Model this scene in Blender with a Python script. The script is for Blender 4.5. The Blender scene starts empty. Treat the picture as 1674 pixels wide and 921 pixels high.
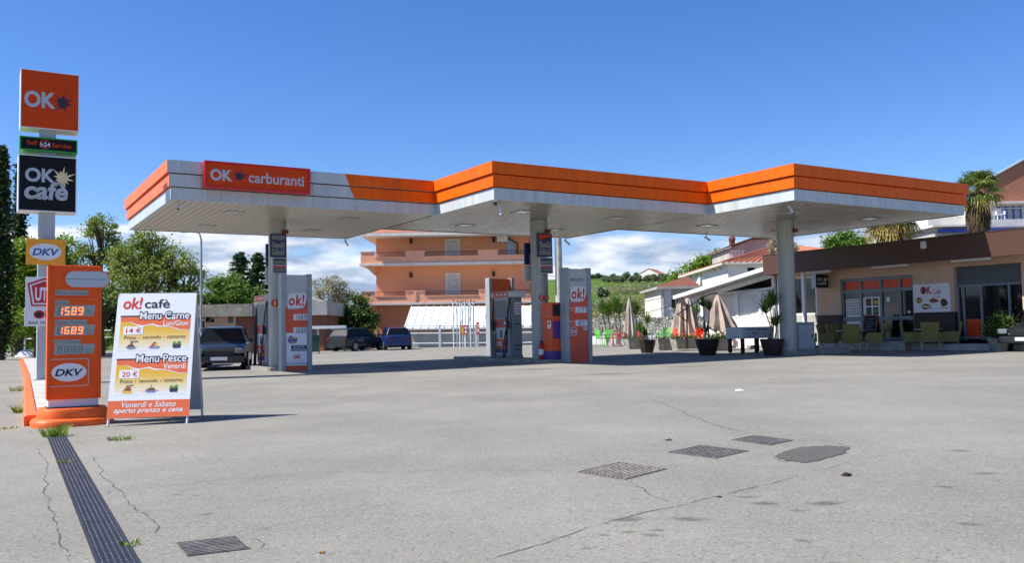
import bpy, bmesh, math, random
import numpy as np
from mathutils import Vector, Matrix
R_ = math.radians
rnd = random.Random(7); nr = np.random.default_rng(11)
SC = bpy.context.scene; COL = SC.collection

# ------------------------------------------------------------------ camera
HC = 1.10                      # eye height above the lot
FPX, PITCH, ROLL = 1435.95, .0548, -.0168
cp, sp = math.cos(PITCH), math.sin(PITCH)
FV = np.array([0, cp, sp]); r0 = np.array([1., 0, 0]); u0 = np.array([0, -sp, cp])
RV = math.cos(ROLL)*r0 + math.sin(ROLL)*u0; UV_ = -math.sin(ROLL)*r0 + math.cos(ROLL)*u0
cam = bpy.data.cameras.new('camera'); co = bpy.data.objects.new('camera', cam); COL.objects.link(co)
cam.sensor_width = 36; cam.sensor_fit = 'HORIZONTAL'; cam.lens = FPX/1674*36; cam.clip_end = 6000; cam.clip_start = .05
M4 = Matrix.Identity(4)
for i in range(3): M4[i][0] = RV[i]; M4[i][1] = UV_[i]; M4[i][2] = -FV[i]
M4[2][3] = HC; co.matrix_world = M4; SC.camera = co

# ------------------------------------------------------------------ sun, sky, exposure
SUN_DIR = Vector((.968, .248, -1.27))                       # the way the light travels
EL = math.atan2(1.27, math.hypot(.968, .248))
sl = bpy.data.lights.new('sun', 'SUN'); sl.energy = 4.9; sl.angle = R_(.55); sl.color = (1, .955, .88)
so = bpy.data.objects.new('sun', sl); COL.objects.link(so); so.rotation_euler = SUN_DIR.to_track_quat('-Z', 'Y').to_euler()
SC.view_settings.view_transform = 'Standard'; SC.view_settings.look = 'None'
SC.view_settings.exposure = 0.72; SC.view_settings.gamma = 1
SC.cycles.max_bounces = 8; SC.cycles.transparent_max_bounces = 16
wd = bpy.data.worlds.new('World'); SC.world = wd; wd.use_nodes = True
def world():
    nt = wd.node_tree; N = nt.nodes; L = nt.links; N.clear()
    out = N.new('ShaderNodeOutputWorld'); bg = N.new('ShaderNodeBackground'); L.new(bg.outputs[0], out.inputs[0])
    sky = N.new('ShaderNodeTexSky'); sky.sky_type = 'NISHITA'; sky.sun_disc = False
    sky.sun_elevation = EL; sky.sun_rotation = math.atan2(-.968, -.248) % (2*math.pi)
    sky.altitude = 300; sky.air_density = 1.0; sky.dust_density = .35; sky.ozone_density = 2.2
    bg.inputs['Strength'].default_value = .068
    tc = N.new('ShaderNodeTexCoord'); sep = N.new('ShaderNodeSeparateXYZ'); L.new(tc.outputs['Generated'], sep.inputs[0])
    def math_(op, a, b=None, clamp=False):
        m = N.new('ShaderNodeMath'); m.operation = op; m.use_clamp = clamp
        for i, v in enumerate((a, b)):
            if v is None: continue
            if isinstance(v, (int, float)): m.inputs[i].default_value = v
            else: L.new(v, m.inputs[i])
        return m.outputs[0]
    # direction -> a cloud layer that flattens towards the horizon
    zz = math_('ADD', math_('MAXIMUM', sep.outputs['Z'], 0.0), .30)
    cx = N.new('ShaderNodeCombineXYZ')
    L.new(math_('DIVIDE', sep.outputs['X'], zz), cx.inputs[0]); L.new(math_('DIVIDE', sep.outputs['Y'], zz), cx.inputs[1])
    L.new(math_('MULTIPLY', sep.outputs['Z'], 7.0), cx.inputs[2])
    n1 = N.new('ShaderNodeTexNoise'); n1.inputs['Scale'].default_value = 2.3; n1.inputs['Detail'].default_value = 9; n1.inputs['Roughness'].default_value = .58
    n1.inputs['Distortion'].default_value = .25
    L.new(cx.outputs[0], n1.inputs['Vector'])
    band = N.new('ShaderNodeMapRange'); band.inputs['From Min'].default_value = .105; band.inputs['From Max'].default_value = .185
    band.inputs['To Min'].default_value = .16; band.inputs['To Max'].default_value = -.34; L.new(sep.outputs['Z'], band.inputs[0])
    cov = N.new('ShaderNodeMapRange'); cov.interpolation_type = 'SMOOTHSTEP'
    cov.inputs['From Min'].default_value = .50; cov.inputs['From Max'].default_value = .72
    L.new(math_('ADD', n1.outputs[0], band.outputs[0]), cov.inputs[0])
    n2 = N.new('ShaderNodeTexNoise'); n2.inputs['Scale'].default_value = 4.6; n2.inputs['Detail'].default_value = 8
    L.new(cx.outputs[0], n2.inputs['Vector'])
    ramp = N.new('ShaderNodeMapRange'); ramp.inputs['From Min'].default_value = .44; ramp.inputs['From Max'].default_value = .66; L.new(n2.outputs[0], ramp.inputs[0])
    cc = N.new('ShaderNodeMix'); cc.data_type = 'RGBA'; cc.inputs[6].default_value = (3.3, 4.4, 6.4, 1); cc.inputs[7].default_value = (9.6, 9.9, 10.4, 1)
    L.new(ramp.outputs[0], cc.inputs[0])
    hs = N.new('ShaderNodeHueSaturation'); hs.inputs['Saturation'].default_value = 1.24; L.new(sky.outputs[0], hs.inputs['Color'])
    tint = N.new('ShaderNodeMix'); tint.data_type = 'RGBA'; tint.blend_type = 'MULTIPLY'; tint.inputs[0].default_value = 1; tint.inputs[7].default_value = (1.06, 1.18, 1.54, 1); L.new(hs.outputs[0], tint.inputs[6])
    mx = N.new('ShaderNodeMix'); mx.data_type = 'RGBA'; L.new(cov.outputs[0], mx.inputs[0]); L.new(tint.outputs[2], mx.inputs[6]); L.new(cc.outputs[2], mx.inputs[7])
    L.new(mx.outputs[2], bg.inputs['Color'])
world()

# ------------------------------------------------------------------ geometry of the place
YAW = .5452
D1 = np.array([math.cos(YAW), math.sin(YAW), 0]); D2 = np.array([-math.sin(YAW), math.cos(YAW), 0])   # along / across the canopy
B0 = np.array([-8.9982, 23.0936, 0])                                                                  # canopy's front left corner on plan
FRONT, LEFT = YAW, YAW - math.pi/2       # turns for things whose face (local -y) looks out of the front / the left of the canopy
SLOPE = .008
def gz(x, y=0): return SLOPE*min(max(x, -25), 30)
def ray(px, py): return FV + (px-837)/FPX*RV - (py-460.5)/FPX*UV_
def G(px, py, h=0):
    d = ray(px, py); t = (h-HC)/(d[2]-SLOPE*d[0]); p = d*t; p[2] += HC; return p
def at(px, py, Y):
    d = ray(px, py); p = d*Y/d[1]; p[2] += HC; return p
def on_u(px, py, U):                     # -> v, z on the plane u = U
    d = ray(px, py); t = (U + B0@D1)/(d@D1); p = d*t; return (p-B0)@D2, p[2]+HC
def on_v(px, py, V):                     # -> u, z on the plane v = V
    d = ray(px, py); t = (V + B0@D2)/(d@D2); p = d*t; return (p-B0)@D1, p[2]+HC
def uv(u, v, z=None):
    p = B0 + D1*u + D2*v
    return Vector((p[0], p[1], gz(p[0]) if z is None else z))
def to_uv(p): q = np.array([p[0], p[1], 0])-B0; return q@D1, q@D2

# ------------------------------------------------------------------ materials
def lin(c): return tuple((x/255/12.92 if x <= 10 else ((x/255+.055)/1.055)**2.4) for x in c)
def mat(name, c, rough=.6, metal=0., var=.12, scale=3., bump=0., bscale=40., emit=0., spec=.5, streak=None):
    m = bpy.data.materials.new(name); m.use_nodes = True; nt = m.node_tree; N = nt.nodes; L = nt.links
    b = N['Principled BSDF']; c = lin(c)
    b.inputs['Roughness'].default_value = rough; b.inputs['Metallic'].default_value = metal
    b.inputs['Specular IOR Level'].default_value = spec
    tc = N.new('ShaderNodeTexCoord'); mp = N.new('ShaderNodeMapping'); L.new(tc.outputs['Object'], mp.inputs[0])
    if streak: mp.inputs['Scale'].default_value = streak
    n = N.new('ShaderNodeTexNoise'); n.inputs['Scale'].default_value = scale; n.inputs['Detail'].default_value = 7; n.inputs['Roughness'].default_value = .62
    L.new(mp.outputs[0], n.inputs['Vector'])
    mx = N.new('ShaderNodeMix'); mx.data_type = 'RGBA'
    mx.inputs[6].default_value = (*[min(1, x*(1-var*1.6)) for x in c], 1); mx.inputs[7].default_value = (*[min(1, x*(1+var)) for x in c], 1)
    rp = N.new('ShaderNodeMapRange'); rp.inputs['From Min'].default_value = .3; rp.inputs['From Max'].default_value = .68; L.new(n.outputs[0], rp.inputs[0])
    L.new(rp.outputs[0], mx.inputs[0]); L.new(mx.outputs[2], b.inputs['Base Color'])
    rr = N.new('ShaderNodeMapRange'); rr.inputs['To Min'].default_value = max(0, rough-.1*var*5); rr.inputs['To Max'].default_value = min(1, rough+.1*var*5)
    L.new(n.outputs[0], rr.inputs[0]); L.new(rr.outputs[0], b.inputs['Roughness'])
    if bump:
        n2 = N.new('ShaderNodeTexNoise'); n2.inputs['Scale'].default_value = bscale; n2.inputs['Detail'].default_value = 5; L.new(tc.outputs['Object'], n2.inputs['Vector'])
        bp = N.new('ShaderNodeBump'); bp.inputs['Strength'].default_value = bump; bp.inputs['Distance'].default_value = .02
        L.new(n2.outputs[0], bp.inputs['Height']); L.new(bp.outputs[0], b.inputs['Normal'])
    if emit:
        b.inputs['Emission Color'].default_value = (*c, 1); b.inputs['Emission Strength'].default_value = emit
    return m
def leaf_mat(name, c1, c2, trans=.35):
    m = bpy.data.materials.new(name); m.use_nodes = True; nt = m.node_tree; N = nt.nodes; L = nt.links
    out = N['Material Output']; N.remove(N['Principled BSDF'])
    g = N.new('ShaderNodeNewGeometry'); tc = N.new('ShaderNodeTexCoord')
    n = N.new('ShaderNodeTexNoise'); n.inputs['Scale'].default_value = .8; n.inputs['Detail'].default_value = 3; L.new(tc.outputs['Object'], n.inputs['Vector'])
    ad = N.new('ShaderNodeMath'); ad.operation = 'ADD'; L.new(g.outputs['Random Per Island'], ad.inputs[0]); L.new(n.outputs[0], ad.inputs[1])
    rp = N.new('ShaderNodeMapRange'); rp.inputs['From Min'].default_value = .3; rp.inputs['From Max'].default_value = 1.25; L.new(ad.outputs[0], rp.inputs[0])
    mx = N.new('ShaderNodeMix'); mx.data_type = 'RGBA'; mx.inputs[6].default_value = (*lin(c1), 1); mx.inputs[7].default_value = (*lin(c2), 1); L.new(rp.outputs[0], mx.inputs[0])
    d = N.new('ShaderNodeBsdfPrincipled'); d.inputs['Roughness'].default_value = .55; d.inputs['Specular IOR Level'].default_value = .3; L.new(mx.outputs[2], d.inputs['Base Color'])
    t = N.new('ShaderNodeBsdfTranslucent'); L.new(mx.outputs[2], t.inputs[0])
    s = N.new('ShaderNodeMixShader'); s.inputs[0].default_value = trans; L.new(d.outputs[0], s.inputs[1]); L.new(t.outputs[0], s.inputs[2]); L.new(s.outputs[0], out.inputs[0])
    return m
M = {}
def dm(k, *a, **kw): M[k] = mat(k, *a, **kw)
dm('white_metal', (205,210,212), .4, var=.07); dm('grey_metal', (150,158,162), .45, var=.08); dm('dark_metal', (45,47,50), .5, var=.15)
dm('black_plastic', (22,22,24), .45); dm('rubber', (20,20,21), .8, var=.2); dm('steel', (165,168,170), .35, metal=.8, var=.1)
dm('galvanised', (158,163,165), .45, metal=.45, var=.1); dm('pole_paint', (172,180,184), .5, var=.08, scale=1.2, streak=(3,3,.3))
dm('canopy_white', (184,192,194), .4, var=.10, scale=1.1, streak=(5,5,.5)); dm('canopy_orange', (236,98,6), .5, var=.10, scale=1.2, spec=.2, streak=(4,4,.5))
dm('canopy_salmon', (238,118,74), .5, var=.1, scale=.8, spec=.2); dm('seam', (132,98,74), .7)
dm('gap_dark', (70,62,56), .8); dm('soffit_slat', (196,188,176), .33, var=.16, scale=1.3, streak=(1,6,1))
dm('soffit_slat_soiled', (178,170,158), .30, var=.34, scale=1.6, streak=(5,1,1)); dm('soffit_gap', (60,55,50), .8)
dm('column_paint', (168,170,164), .45, var=.1, scale=1.5, streak=(4,4,.5)); dm('rust', (120,66,30), .8, var=.4, scale=12)
dm('sign_orange', (212,66,6), .5, var=.06, spec=.2); dm('sign_red', (205,22,10), .4, var=.06); dm('sign_black', (17,18,23), .5, var=.08, spec=.2)
dm('sign_white', (222,226,230), .4, var=.04); dm('sign_grey', (178,184,190), .4, var=.05); dm('burst_purple', (58,26,52), .5); dm('burst_cream', (226,205,160), .5)
dm('sign_green', (30,150,40), .4); dm('sign_navy', (24,32,90), .4); dm('yellow_orange', (244,160,28), .4, var=.06); dm('logo_blue', (28,80,160), .4)
dm('crimson', (190,24,52), .4); dm('totem_orange', (236,88,8), .42, var=.09, scale=2, spec=.3); dm('plinth_orange', (238,98,20), .55, var=.14, scale=6, bump=.15)
dm('kerb_orange', (236,108,50), .7, var=.2, scale=7, bump=.25); dm('lcd_grey', (150,158,156), .3, var=.05); dm('lcd_dim', (112,120,118), .4)
dm('digit_glow', (255,112,52), .4, emit=1.6); dm('digit_dark', (38,42,46), .4); dm('panel_salmon', (214,84,52), .42, var=.06); dm('panel_red', (196,60,36), .42)
dm('poster_white', (226,228,230), .45, var=.03); dm('poster_orange', (222,104,58), .45, var=.04); dm('poster_gold', (226,178,62), .45, var=.08)
dm('poster_cream', (238,222,170), .45); dm('text_black', (20,20,24), .5); dm('text_navy', (18,26,62), .5); dm('text_red', (208,52,30), .5); dm('text_brown', (70,48,30), .5)
dm('food_brown', (120,74,36), .6, var=.4, scale=60); dm('food_green', (70,150,50), .6, var=.3, scale=60); dm('food_yellow', (236,180,50), .6, var=.3, scale=60)
dm('food_red', (196,60,44), .6, var=.3, scale=60); dm('plate_blue', (110,140,180), .4); dm('bowl_dark', (50,60,84), .4)
dm('concrete', (176,174,166), .85, var=.16, scale=2.2, bump=.25, bscale=60); dm('old_concrete', (150,146,136), .9, var=.3, scale=3, bump=.3, bscale=30)
dm('pump_grey', (186,190,192), .42, var=.08); dm('pump_dark', (128,132,136), .4); dm('pump_orange', (226,84,24), .4); dm('pump_purple', (86,52,130), .4); dm('hose', (14,15,16), .5)
dm('green_grip', (20,66,44), .5); dm('extinguisher_red', (190,20,20), .35); dm('brown_fascia', (80,52,42), .5, var=.06, scale=.6); dm('brown_dark', (58,40,34), .6, var=.1)
dm('beige_wall', (203,172,148), .85, var=.1, scale=1.2, bump=.15, bscale=80); dm('cream_wall', (214,210,198), .85, var=.1); dm('white_wall', (228,226,218), .85, var=.1, scale=.8)
dm('grey_wall', (168,166,160), .85, var=.16, scale=.9); dm('frame_grey', (120,130,138), .4, var=.06); dm('interior', (26,22,18), .9, var=.5, scale=2)
dm('orange_panel', (226,72,18), .4); dm('curtain', (236,233,226), .8, var=.08); dm('shutter', (96,102,108), .5, var=.1)
dm('wicker', (134,124,62), .7, var=.3, scale=70, bump=.5, bscale=120); dm('chair_leg', (170,160,140), .5)
dm('table_white', (216,220,222), .4); dm('plastic_green', (90,190,60), .4, var=.08); dm('plastic_red', (206,30,34), .4, var=.08); dm('plastic_orange', (238,78,26), .4, var=.08)
dm('pot_brown', (48,34,28), .6, var=.14); dm('canvas', (174,160,148), .85, var=.12, scale=4); dm('umbrella_metal', (40,34,32), .4)
dm('foos_white', (205,214,216), .35, var=.05); dm('render_orange', (222,112,62), .85, var=.09, scale=.8, bump=.1); dm('render_light', (236,168,132), .85, var=.07)
dm('door_cream', (205,198,182), .6); dm('stone_trim', (222,214,204), .7); dm('tile_red', (172,106,74), .8, var=.3, scale=4, bump=.4, bscale=12); dm('tile_dark', (120,70,50), .85, var=.35, scale=5)
dm('corrugated', (226,234,232), .35, var=.07); dm('bark', (96,80,62), .9, var=.3, scale=8, bump=.5, bscale=20); dm('bark_pale', (132,122,104), .9, var=.3, scale=8)
dm('car_dark', (34,38,42), .22, var=.05); dm('car_silver', (150,156,160), .25, metal=.5, var=.05); dm('car_blue', (16,40,92), .22, var=.05); dm('headlight_glass', (112,118,122), .2); dm('tail_red', (92,14,12), .3); dm('lamp_glass', (214,220,224), .15)
dm('blue_frame', (30,60,180), .4); dm('balcony_glass', (150,172,190), .12, var=.1); dm('soil', (52,40,30), .95, var=.4); dm('siren_white', (222,222,218), .4)
dm('paper_scrap', (228,228,222), .8); dm('skirt_brown', (84,66,44), .95, var=.4, scale=9); dm('cable', (40,40,42), .6)
def glass(name, c, rough=.04):
    m = mat(name, c, rough, var=.1, scale=.7); m.node_tree.nodes['Principled BSDF'].inputs['Specular IOR Level'].default_value = .7; M[name] = m
glass('dark_glass', (16,20,20)); glass('car_glass', (14,18,20), .3); M['car_glass'].node_tree.nodes['Principled BSDF'].inputs['Specular IOR Level'].default_value = .25
def clear_glass():
    m = bpy.data.materials.new('pane_glass'); m.use_nodes = True; N = m.node_tree.nodes; L = m.node_tree.links; N.remove(N['Principled BSDF'])
    t = N.new('ShaderNodeBsdfTransparent'); t.inputs[0].default_value = (.92, .94, .94, 1); g = N.new('ShaderNodeBsdfGlossy'); g.inputs['Roughness'].default_value = .03
    f = N.new('ShaderNodeLayerWeight'); f.inputs['Blend'].default_value = .12; s = N.new('ShaderNodeMixShader')
    L.new(f.outputs['Fresnel'], s.inputs[0]); L.new(t.outputs[0], s.inputs[1]); L.new(g.outputs[0], s.inputs[2]); L.new(s.outputs[0], N['Material Output'].inputs[0]); M['pane_glass'] = m
clear_glass()
def brick(name, c1, c2, cm, bw=.5, rh=.25, scale=4., bump=.2):
    m = mat(name, c1, .85); N = m.node_tree.nodes; L = m.node_tree.links; b = N['Principled BSDF']
    t = N.new('ShaderNodeTexBrick'); t.inputs['Color1'].default_value = (*lin(c1),1); t.inputs['Color2'].default_value = (*lin(c2),1); t.inputs['Mortar'].default_value = (*lin(cm),1)
    t.inputs['Scale'].default_value = scale; t.inputs['Brick Width'].default_value = bw; t.inputs['Row Height'].default_value = rh; t.inputs['Mortar Size'].default_value = .012
    tc = N.new('ShaderNodeTexCoord'); sx = N.new('ShaderNodeSeparateXYZ'); cx = N.new('ShaderNodeCombineXYZ'); L.new(tc.outputs['Object'], sx.inputs[0])
    a = N.new('ShaderNodeMath'); a.operation = 'ADD'; L.new(sx.outputs[0], a.inputs[0]); L.new(sx.outputs[1], a.inputs[1])
    L.new(a.outputs[0], cx.inputs[0]); L.new(sx.outputs[2], cx.inputs[1]); L.new(cx.outputs[0], t.inputs['Vector']); L.new(t.outputs[0], b.inputs['Base Color']); M[name] = m
brick('brick_orange', (233,152,108), (238,162,118), (226,158,124), .5, .14, 2.0); brick('brick_red', (140,82,60), (120,66,48), (150,128,110), .5, .2, 3); brick('brick_gable', (166,108,82), (152,96,72), (170,132,108), .5, .16, 2.2)
def gabion():
    m = mat('gabion_stone', (150,148,134), .9); N = m.node_tree.nodes; L = m.node_tree.links; b = N['Principled BSDF']
    tc = N.new('ShaderNodeTexCoord'); v = N.new('ShaderNodeTexVoronoi'); v.inputs['Scale'].default_value = 4.2; L.new(tc.outputs['Object'], v.inputs['Vector'])
    v2 = N.new('ShaderNodeTexVoronoi'); v2.feature = 'DISTANCE_TO_EDGE'; v2.inputs['Scale'].default_value = 4.2; L.new(tc.outputs['Object'], v2.inputs['Vector'])
    bw = N.new('ShaderNodeRGBToBW'); L.new(v.outputs['Color'], bw.inputs[0])
    r = N.new('ShaderNodeMix'); r.data_type = 'RGBA'; r.inputs[6].default_value = (*lin((104,102,88)),1); r.inputs[7].default_value = (*lin((206,204,190)),1); L.new(bw.outputs[0], r.inputs[0])
    e = N.new('ShaderNodeMapRange'); e.inputs['From Max'].default_value = .14; L.new(v2.outputs['Distance'], e.inputs[0])
    k = N.new('ShaderNodeMix'); k.data_type = 'RGBA'; k.inputs[6].default_value = (*lin((34,34,26)),1); L.new(e.outputs[0], k.inputs[0]); L.new(r.outputs[2], k.inputs[7]); L.new(k.outputs[2], b.inputs['Base Color']); M['gabion_stone'] = m
gabion()
def asphalt(name, base, dark, tint=1.):
    m = mat(name, base, .88); N = m.node_tree.nodes; L = m.node_tree.links; b = N['Principled BSDF']; b.inputs['Specular IOR Level'].default_value = .25
    tc = N.new('ShaderNodeTexCoord'); V = tc.outputs['Object']
    def noise(s, d=4, r=.6, sc=None):
        n = N.new('ShaderNodeTexNoise'); n.inputs['Scale'].default_value = s; n.inputs['Detail'].default_value = d; n.inputs['Roughness'].default_value = r
        if sc:
            mp = N.new('ShaderNodeMapping'); mp.inputs['Scale'].default_value = sc; mp.inputs['Rotation'].default_value = (0,0,-.35); L.new(V, mp.inputs[0]); L.new(mp.outputs[0], n.inputs['Vector'])
        else: L.new(V, n.inputs['Vector'])
        return n.outputs[0]
    def rng(x, a, b_, c=0., d=1.):
        q = N.new('ShaderNodeMapRange'); q.inputs['From Min'].default_value = a; q.inputs['From Max'].default_value = b_; q.inputs['To Min'].default_value = c; q.inputs['To Max'].default_value = d; L.new(x, q.inputs[0]); return q.outputs[0]
    def mixc(f, A, B_, mode='MIX'):
        q = N.new('ShaderNodeMix'); q.data_type = 'RGBA'; q.blend_type = mode
        if isinstance(f, float): q.inputs[0].default_value = f
        else: L.new(f, q.inputs[0])
        for i, c in ((6, A), (7, B_)):
            if isinstance(c, tuple): q.inputs[i].default_value = (*c, 1)
            else: L.new(c, q.inputs[i])
        return q.outputs[2]
    lb, ld = lin(base), lin(dark)
    c = mixc(rng(noise(.30, 6, .66), .40, .60), tuple(x*.82 for x in lb), tuple(min(1, x*1.14) for x in lb))        # broad wear
    c = mixc(rng(noise(.55, 6, .7, (1, .13, 1)), .50, .72, 0, .55), c, tuple(x*.78 for x in lb))                 # tyre sweeps
    c = mixc(rng(noise(1.1, 7, .72), .56, .76, 0, .6), c, tuple(x*.74 for x in lb))
    c = mixc(rng(noise(.35, 7, .75), .58, .72, 0, .5), c, tuple(min(1, x*1.2) for x in lb))                                # stains
    c = mixc(rng(noise(95, 3, .75), .36, .66, 0, 1), c, mixc(.5, c, (1., 1., 1.)), 'MULTIPLY')
    # faint curved tyre arcs
    sb = N.new('ShaderNodeVectorMath'); sb.operation = 'DISTANCE'; sb.inputs[1].default_value = (9., 20., 0.); L.new(V, sb.inputs[0])
    cxx = N.new('ShaderNodeCombineXYZ'); L.new(sb.outputs['Value'], cxx.inputs[0]); nz = N.new('ShaderNodeTexNoise'); nz.inputs['Scale'].default_value = 2.4; nz.inputs['Detail'].default_value = 4; L.new(cxx.outputs[0], nz.inputs['Vector'])
    am = N.new('ShaderNodeMath'); am.operation = 'MULTIPLY'; L.new(rng(nz.outputs[0], .56, .66), am.inputs[0]); L.new(rng(noise(.16, 3), .45, .6, 0, .32), am.inputs[1])
    c = mixc(am.outputs[0], c, tuple(x*.66 for x in lb))
    grain = rng(noise(70, 3, .8), .38, .64)
    c2 = mixc(grain, tuple(x*.52 for x in lb), tuple(min(1, x*1.32) for x in lb))
    c = mixc(.34, c, c2)
    vor = N.new('ShaderNodeTexVoronoi'); vor.inputs['Scale'].default_value = 60; L.new(V, vor.inputs['Vector'])
    bwv = N.new('ShaderNodeRGBToBW'); L.new(vor.outputs['Color'], bwv.inputs[0])
    c = mixc(rng(bwv.outputs[0], .80, .84, 0, .4), c, ld)                                                          # dark chippings
    c = mixc(rng(bwv.outputs[0], .20, .17, 0, .35), c, tuple(min(1, x*1.4) for x in lb))                           # pale chippings
    L.new(c, b.inputs['Base Color'])
    bp = N.new('ShaderNodeBump'); bp.inputs['Strength'].default_value = .45; bp.inputs['Distance'].default_value = .012; L.new(noise(85, 4, .8), bp.inputs['Height']); L.new(bp.outputs[0], b.inputs['Normal'])
    M[name] = m
asphalt('asphalt', (142,139,130), (70,68,66)); asphalt('asphalt_patch', (98,96,92), (44,44,44))
def soft(name, c, soft_edge=True, op=.34):
    m = mat(name, c, .92, var=.2, scale=14); N = m.node_tree.nodes; L = m.node_tree.links; b = N['Principled BSDF']; b.inputs['Specular IOR Level'].default_value = .2
    tc = N.new('ShaderNodeTexCoord'); n = N.new('ShaderNodeTexNoise'); n.inputs['Detail'].default_value = 6; n.inputs['Roughness'].default_value = .7; L.new(tc.outputs['Object'], n.inputs['Vector']); q = N.new('ShaderNodeMapRange'); ad = N.new('ShaderNodeMath'); ad.operation = 'SUBTRACT'
    if soft_edge:
        n.inputs['Scale'].default_value = 1.7; n.inputs['Distortion'].default_value = .6; ln = N.new('ShaderNodeVectorMath'); ln.operation = 'LENGTH'; L.new(tc.outputs['Object'], ln.inputs[0]); ml = N.new('ShaderNodeMath'); ml.operation = 'MULTIPLY'; ml.inputs[1].default_value = .62; L.new(ln.outputs['Value'], ml.inputs[0]); L.new(n.outputs[0], ad.inputs[0]); L.new(ml.outputs[0], ad.inputs[1]); q.inputs['From Min'].default_value = -.04; q.inputs['From Max'].default_value = .36; q.inputs['To Max'].default_value = op
    else:
        n.inputs['Scale'].default_value = 5.0; L.new(n.outputs[0], ad.inputs[0]); ad.inputs[1].default_value = 0; q.inputs['From Min'].default_value = .38; q.inputs['From Max'].default_value = .52; q.inputs['To Min'].default_value = .08; q.inputs['To Max'].default_value = .66
    L.new(ad.outputs[0], q.inputs[0]); L.new(q.outputs[0], b.inputs['Alpha']); M[name] = m
def hill_mat():
    m = mat('hill_grass', (92,120,44), .9); N = m.node_tree.nodes; L = m.node_tree.links; b = N['Principled BSDF']; b.inputs['Specular IOR Level'].default_value = .1
    tc = N.new('ShaderNodeTexCoord')
    def ns(s): 
        n = N.new('ShaderNodeTexNoise'); n.inputs['Scale'].default_value = s; n.inputs['Detail'].default_value = 8; n.inputs['Roughness'].default_value = .7; L.new(tc.outputs['Object'], n.inputs['Vector']); return n.outputs[0]
    def mx(f, a, c, lo, hi):
        r = N.new('ShaderNodeMapRange'); r.inputs['From Min'].default_value = lo; r.inputs['From Max'].default_value = hi; L.new(f, r.inputs[0])
        q = N.new('ShaderNodeMix'); q.data_type = 'RGBA'; L.new(r.outputs[0], q.inputs[0])
        for i, k in ((6, a), (7, c)):
            if isinstance(k, tuple): q.inputs[i].default_value = (*lin(k), 1)
            else: L.new(k, q.inputs[i])
        return q.outputs[2]
    c = mx(ns(.03), (66,94,36), (84,108,44), .4, .6); c = mx(ns(.09), c, (96,98,54), .50, .62); c = mx(ns(1.4), c, (58,80,30), .5, .72)
    L.new(c, b.inputs['Base Color']); M['hill_grass'] = m
hill_mat()
M['leaf_cypress'] = leaf_mat('leaf_cypress', (36,52,32), (74,92,54), .2)
M['leaf_green'] = leaf_mat('leaf_green', (58,84,24), (134,160,52)); M['leaf_spring'] = leaf_mat('leaf_spring', (78,100,38), (142,158,72)); M['leaf_olive'] = leaf_mat('leaf_olive', (66,80,50), (128,140,100))
M['leaf_cedar'] = leaf_mat('leaf_cedar', (40,62,40), (78,102,66), .15); M['leaf_bright'] = leaf_mat('leaf_bright', (58,86,30), (110,142,60)); M['leaf_scrub'] = leaf_mat('leaf_scrub', (86,84,46), (150,142,92))
M['leaf_palm'] = leaf_mat('leaf_palm', (50,70,28), (122,138,64)); M['leaf_palm_dry'] = leaf_mat('leaf_palm_dry', (110,92,40), (176,158,84), .2); M['leaf_yucca'] = leaf_mat('leaf_yucca', (44,74,26), (108,138,50), .2)
M['leaf_silver'] = leaf_mat('leaf_silver', (104,104,78), (176,172,140)); M['grass_blade'] = leaf_mat('grass_blade', (70,100,30), (130,150,60)); M['leaf_dark'] = leaf_mat('leaf_dark', (34,54,22), (84,110,44))

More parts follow.
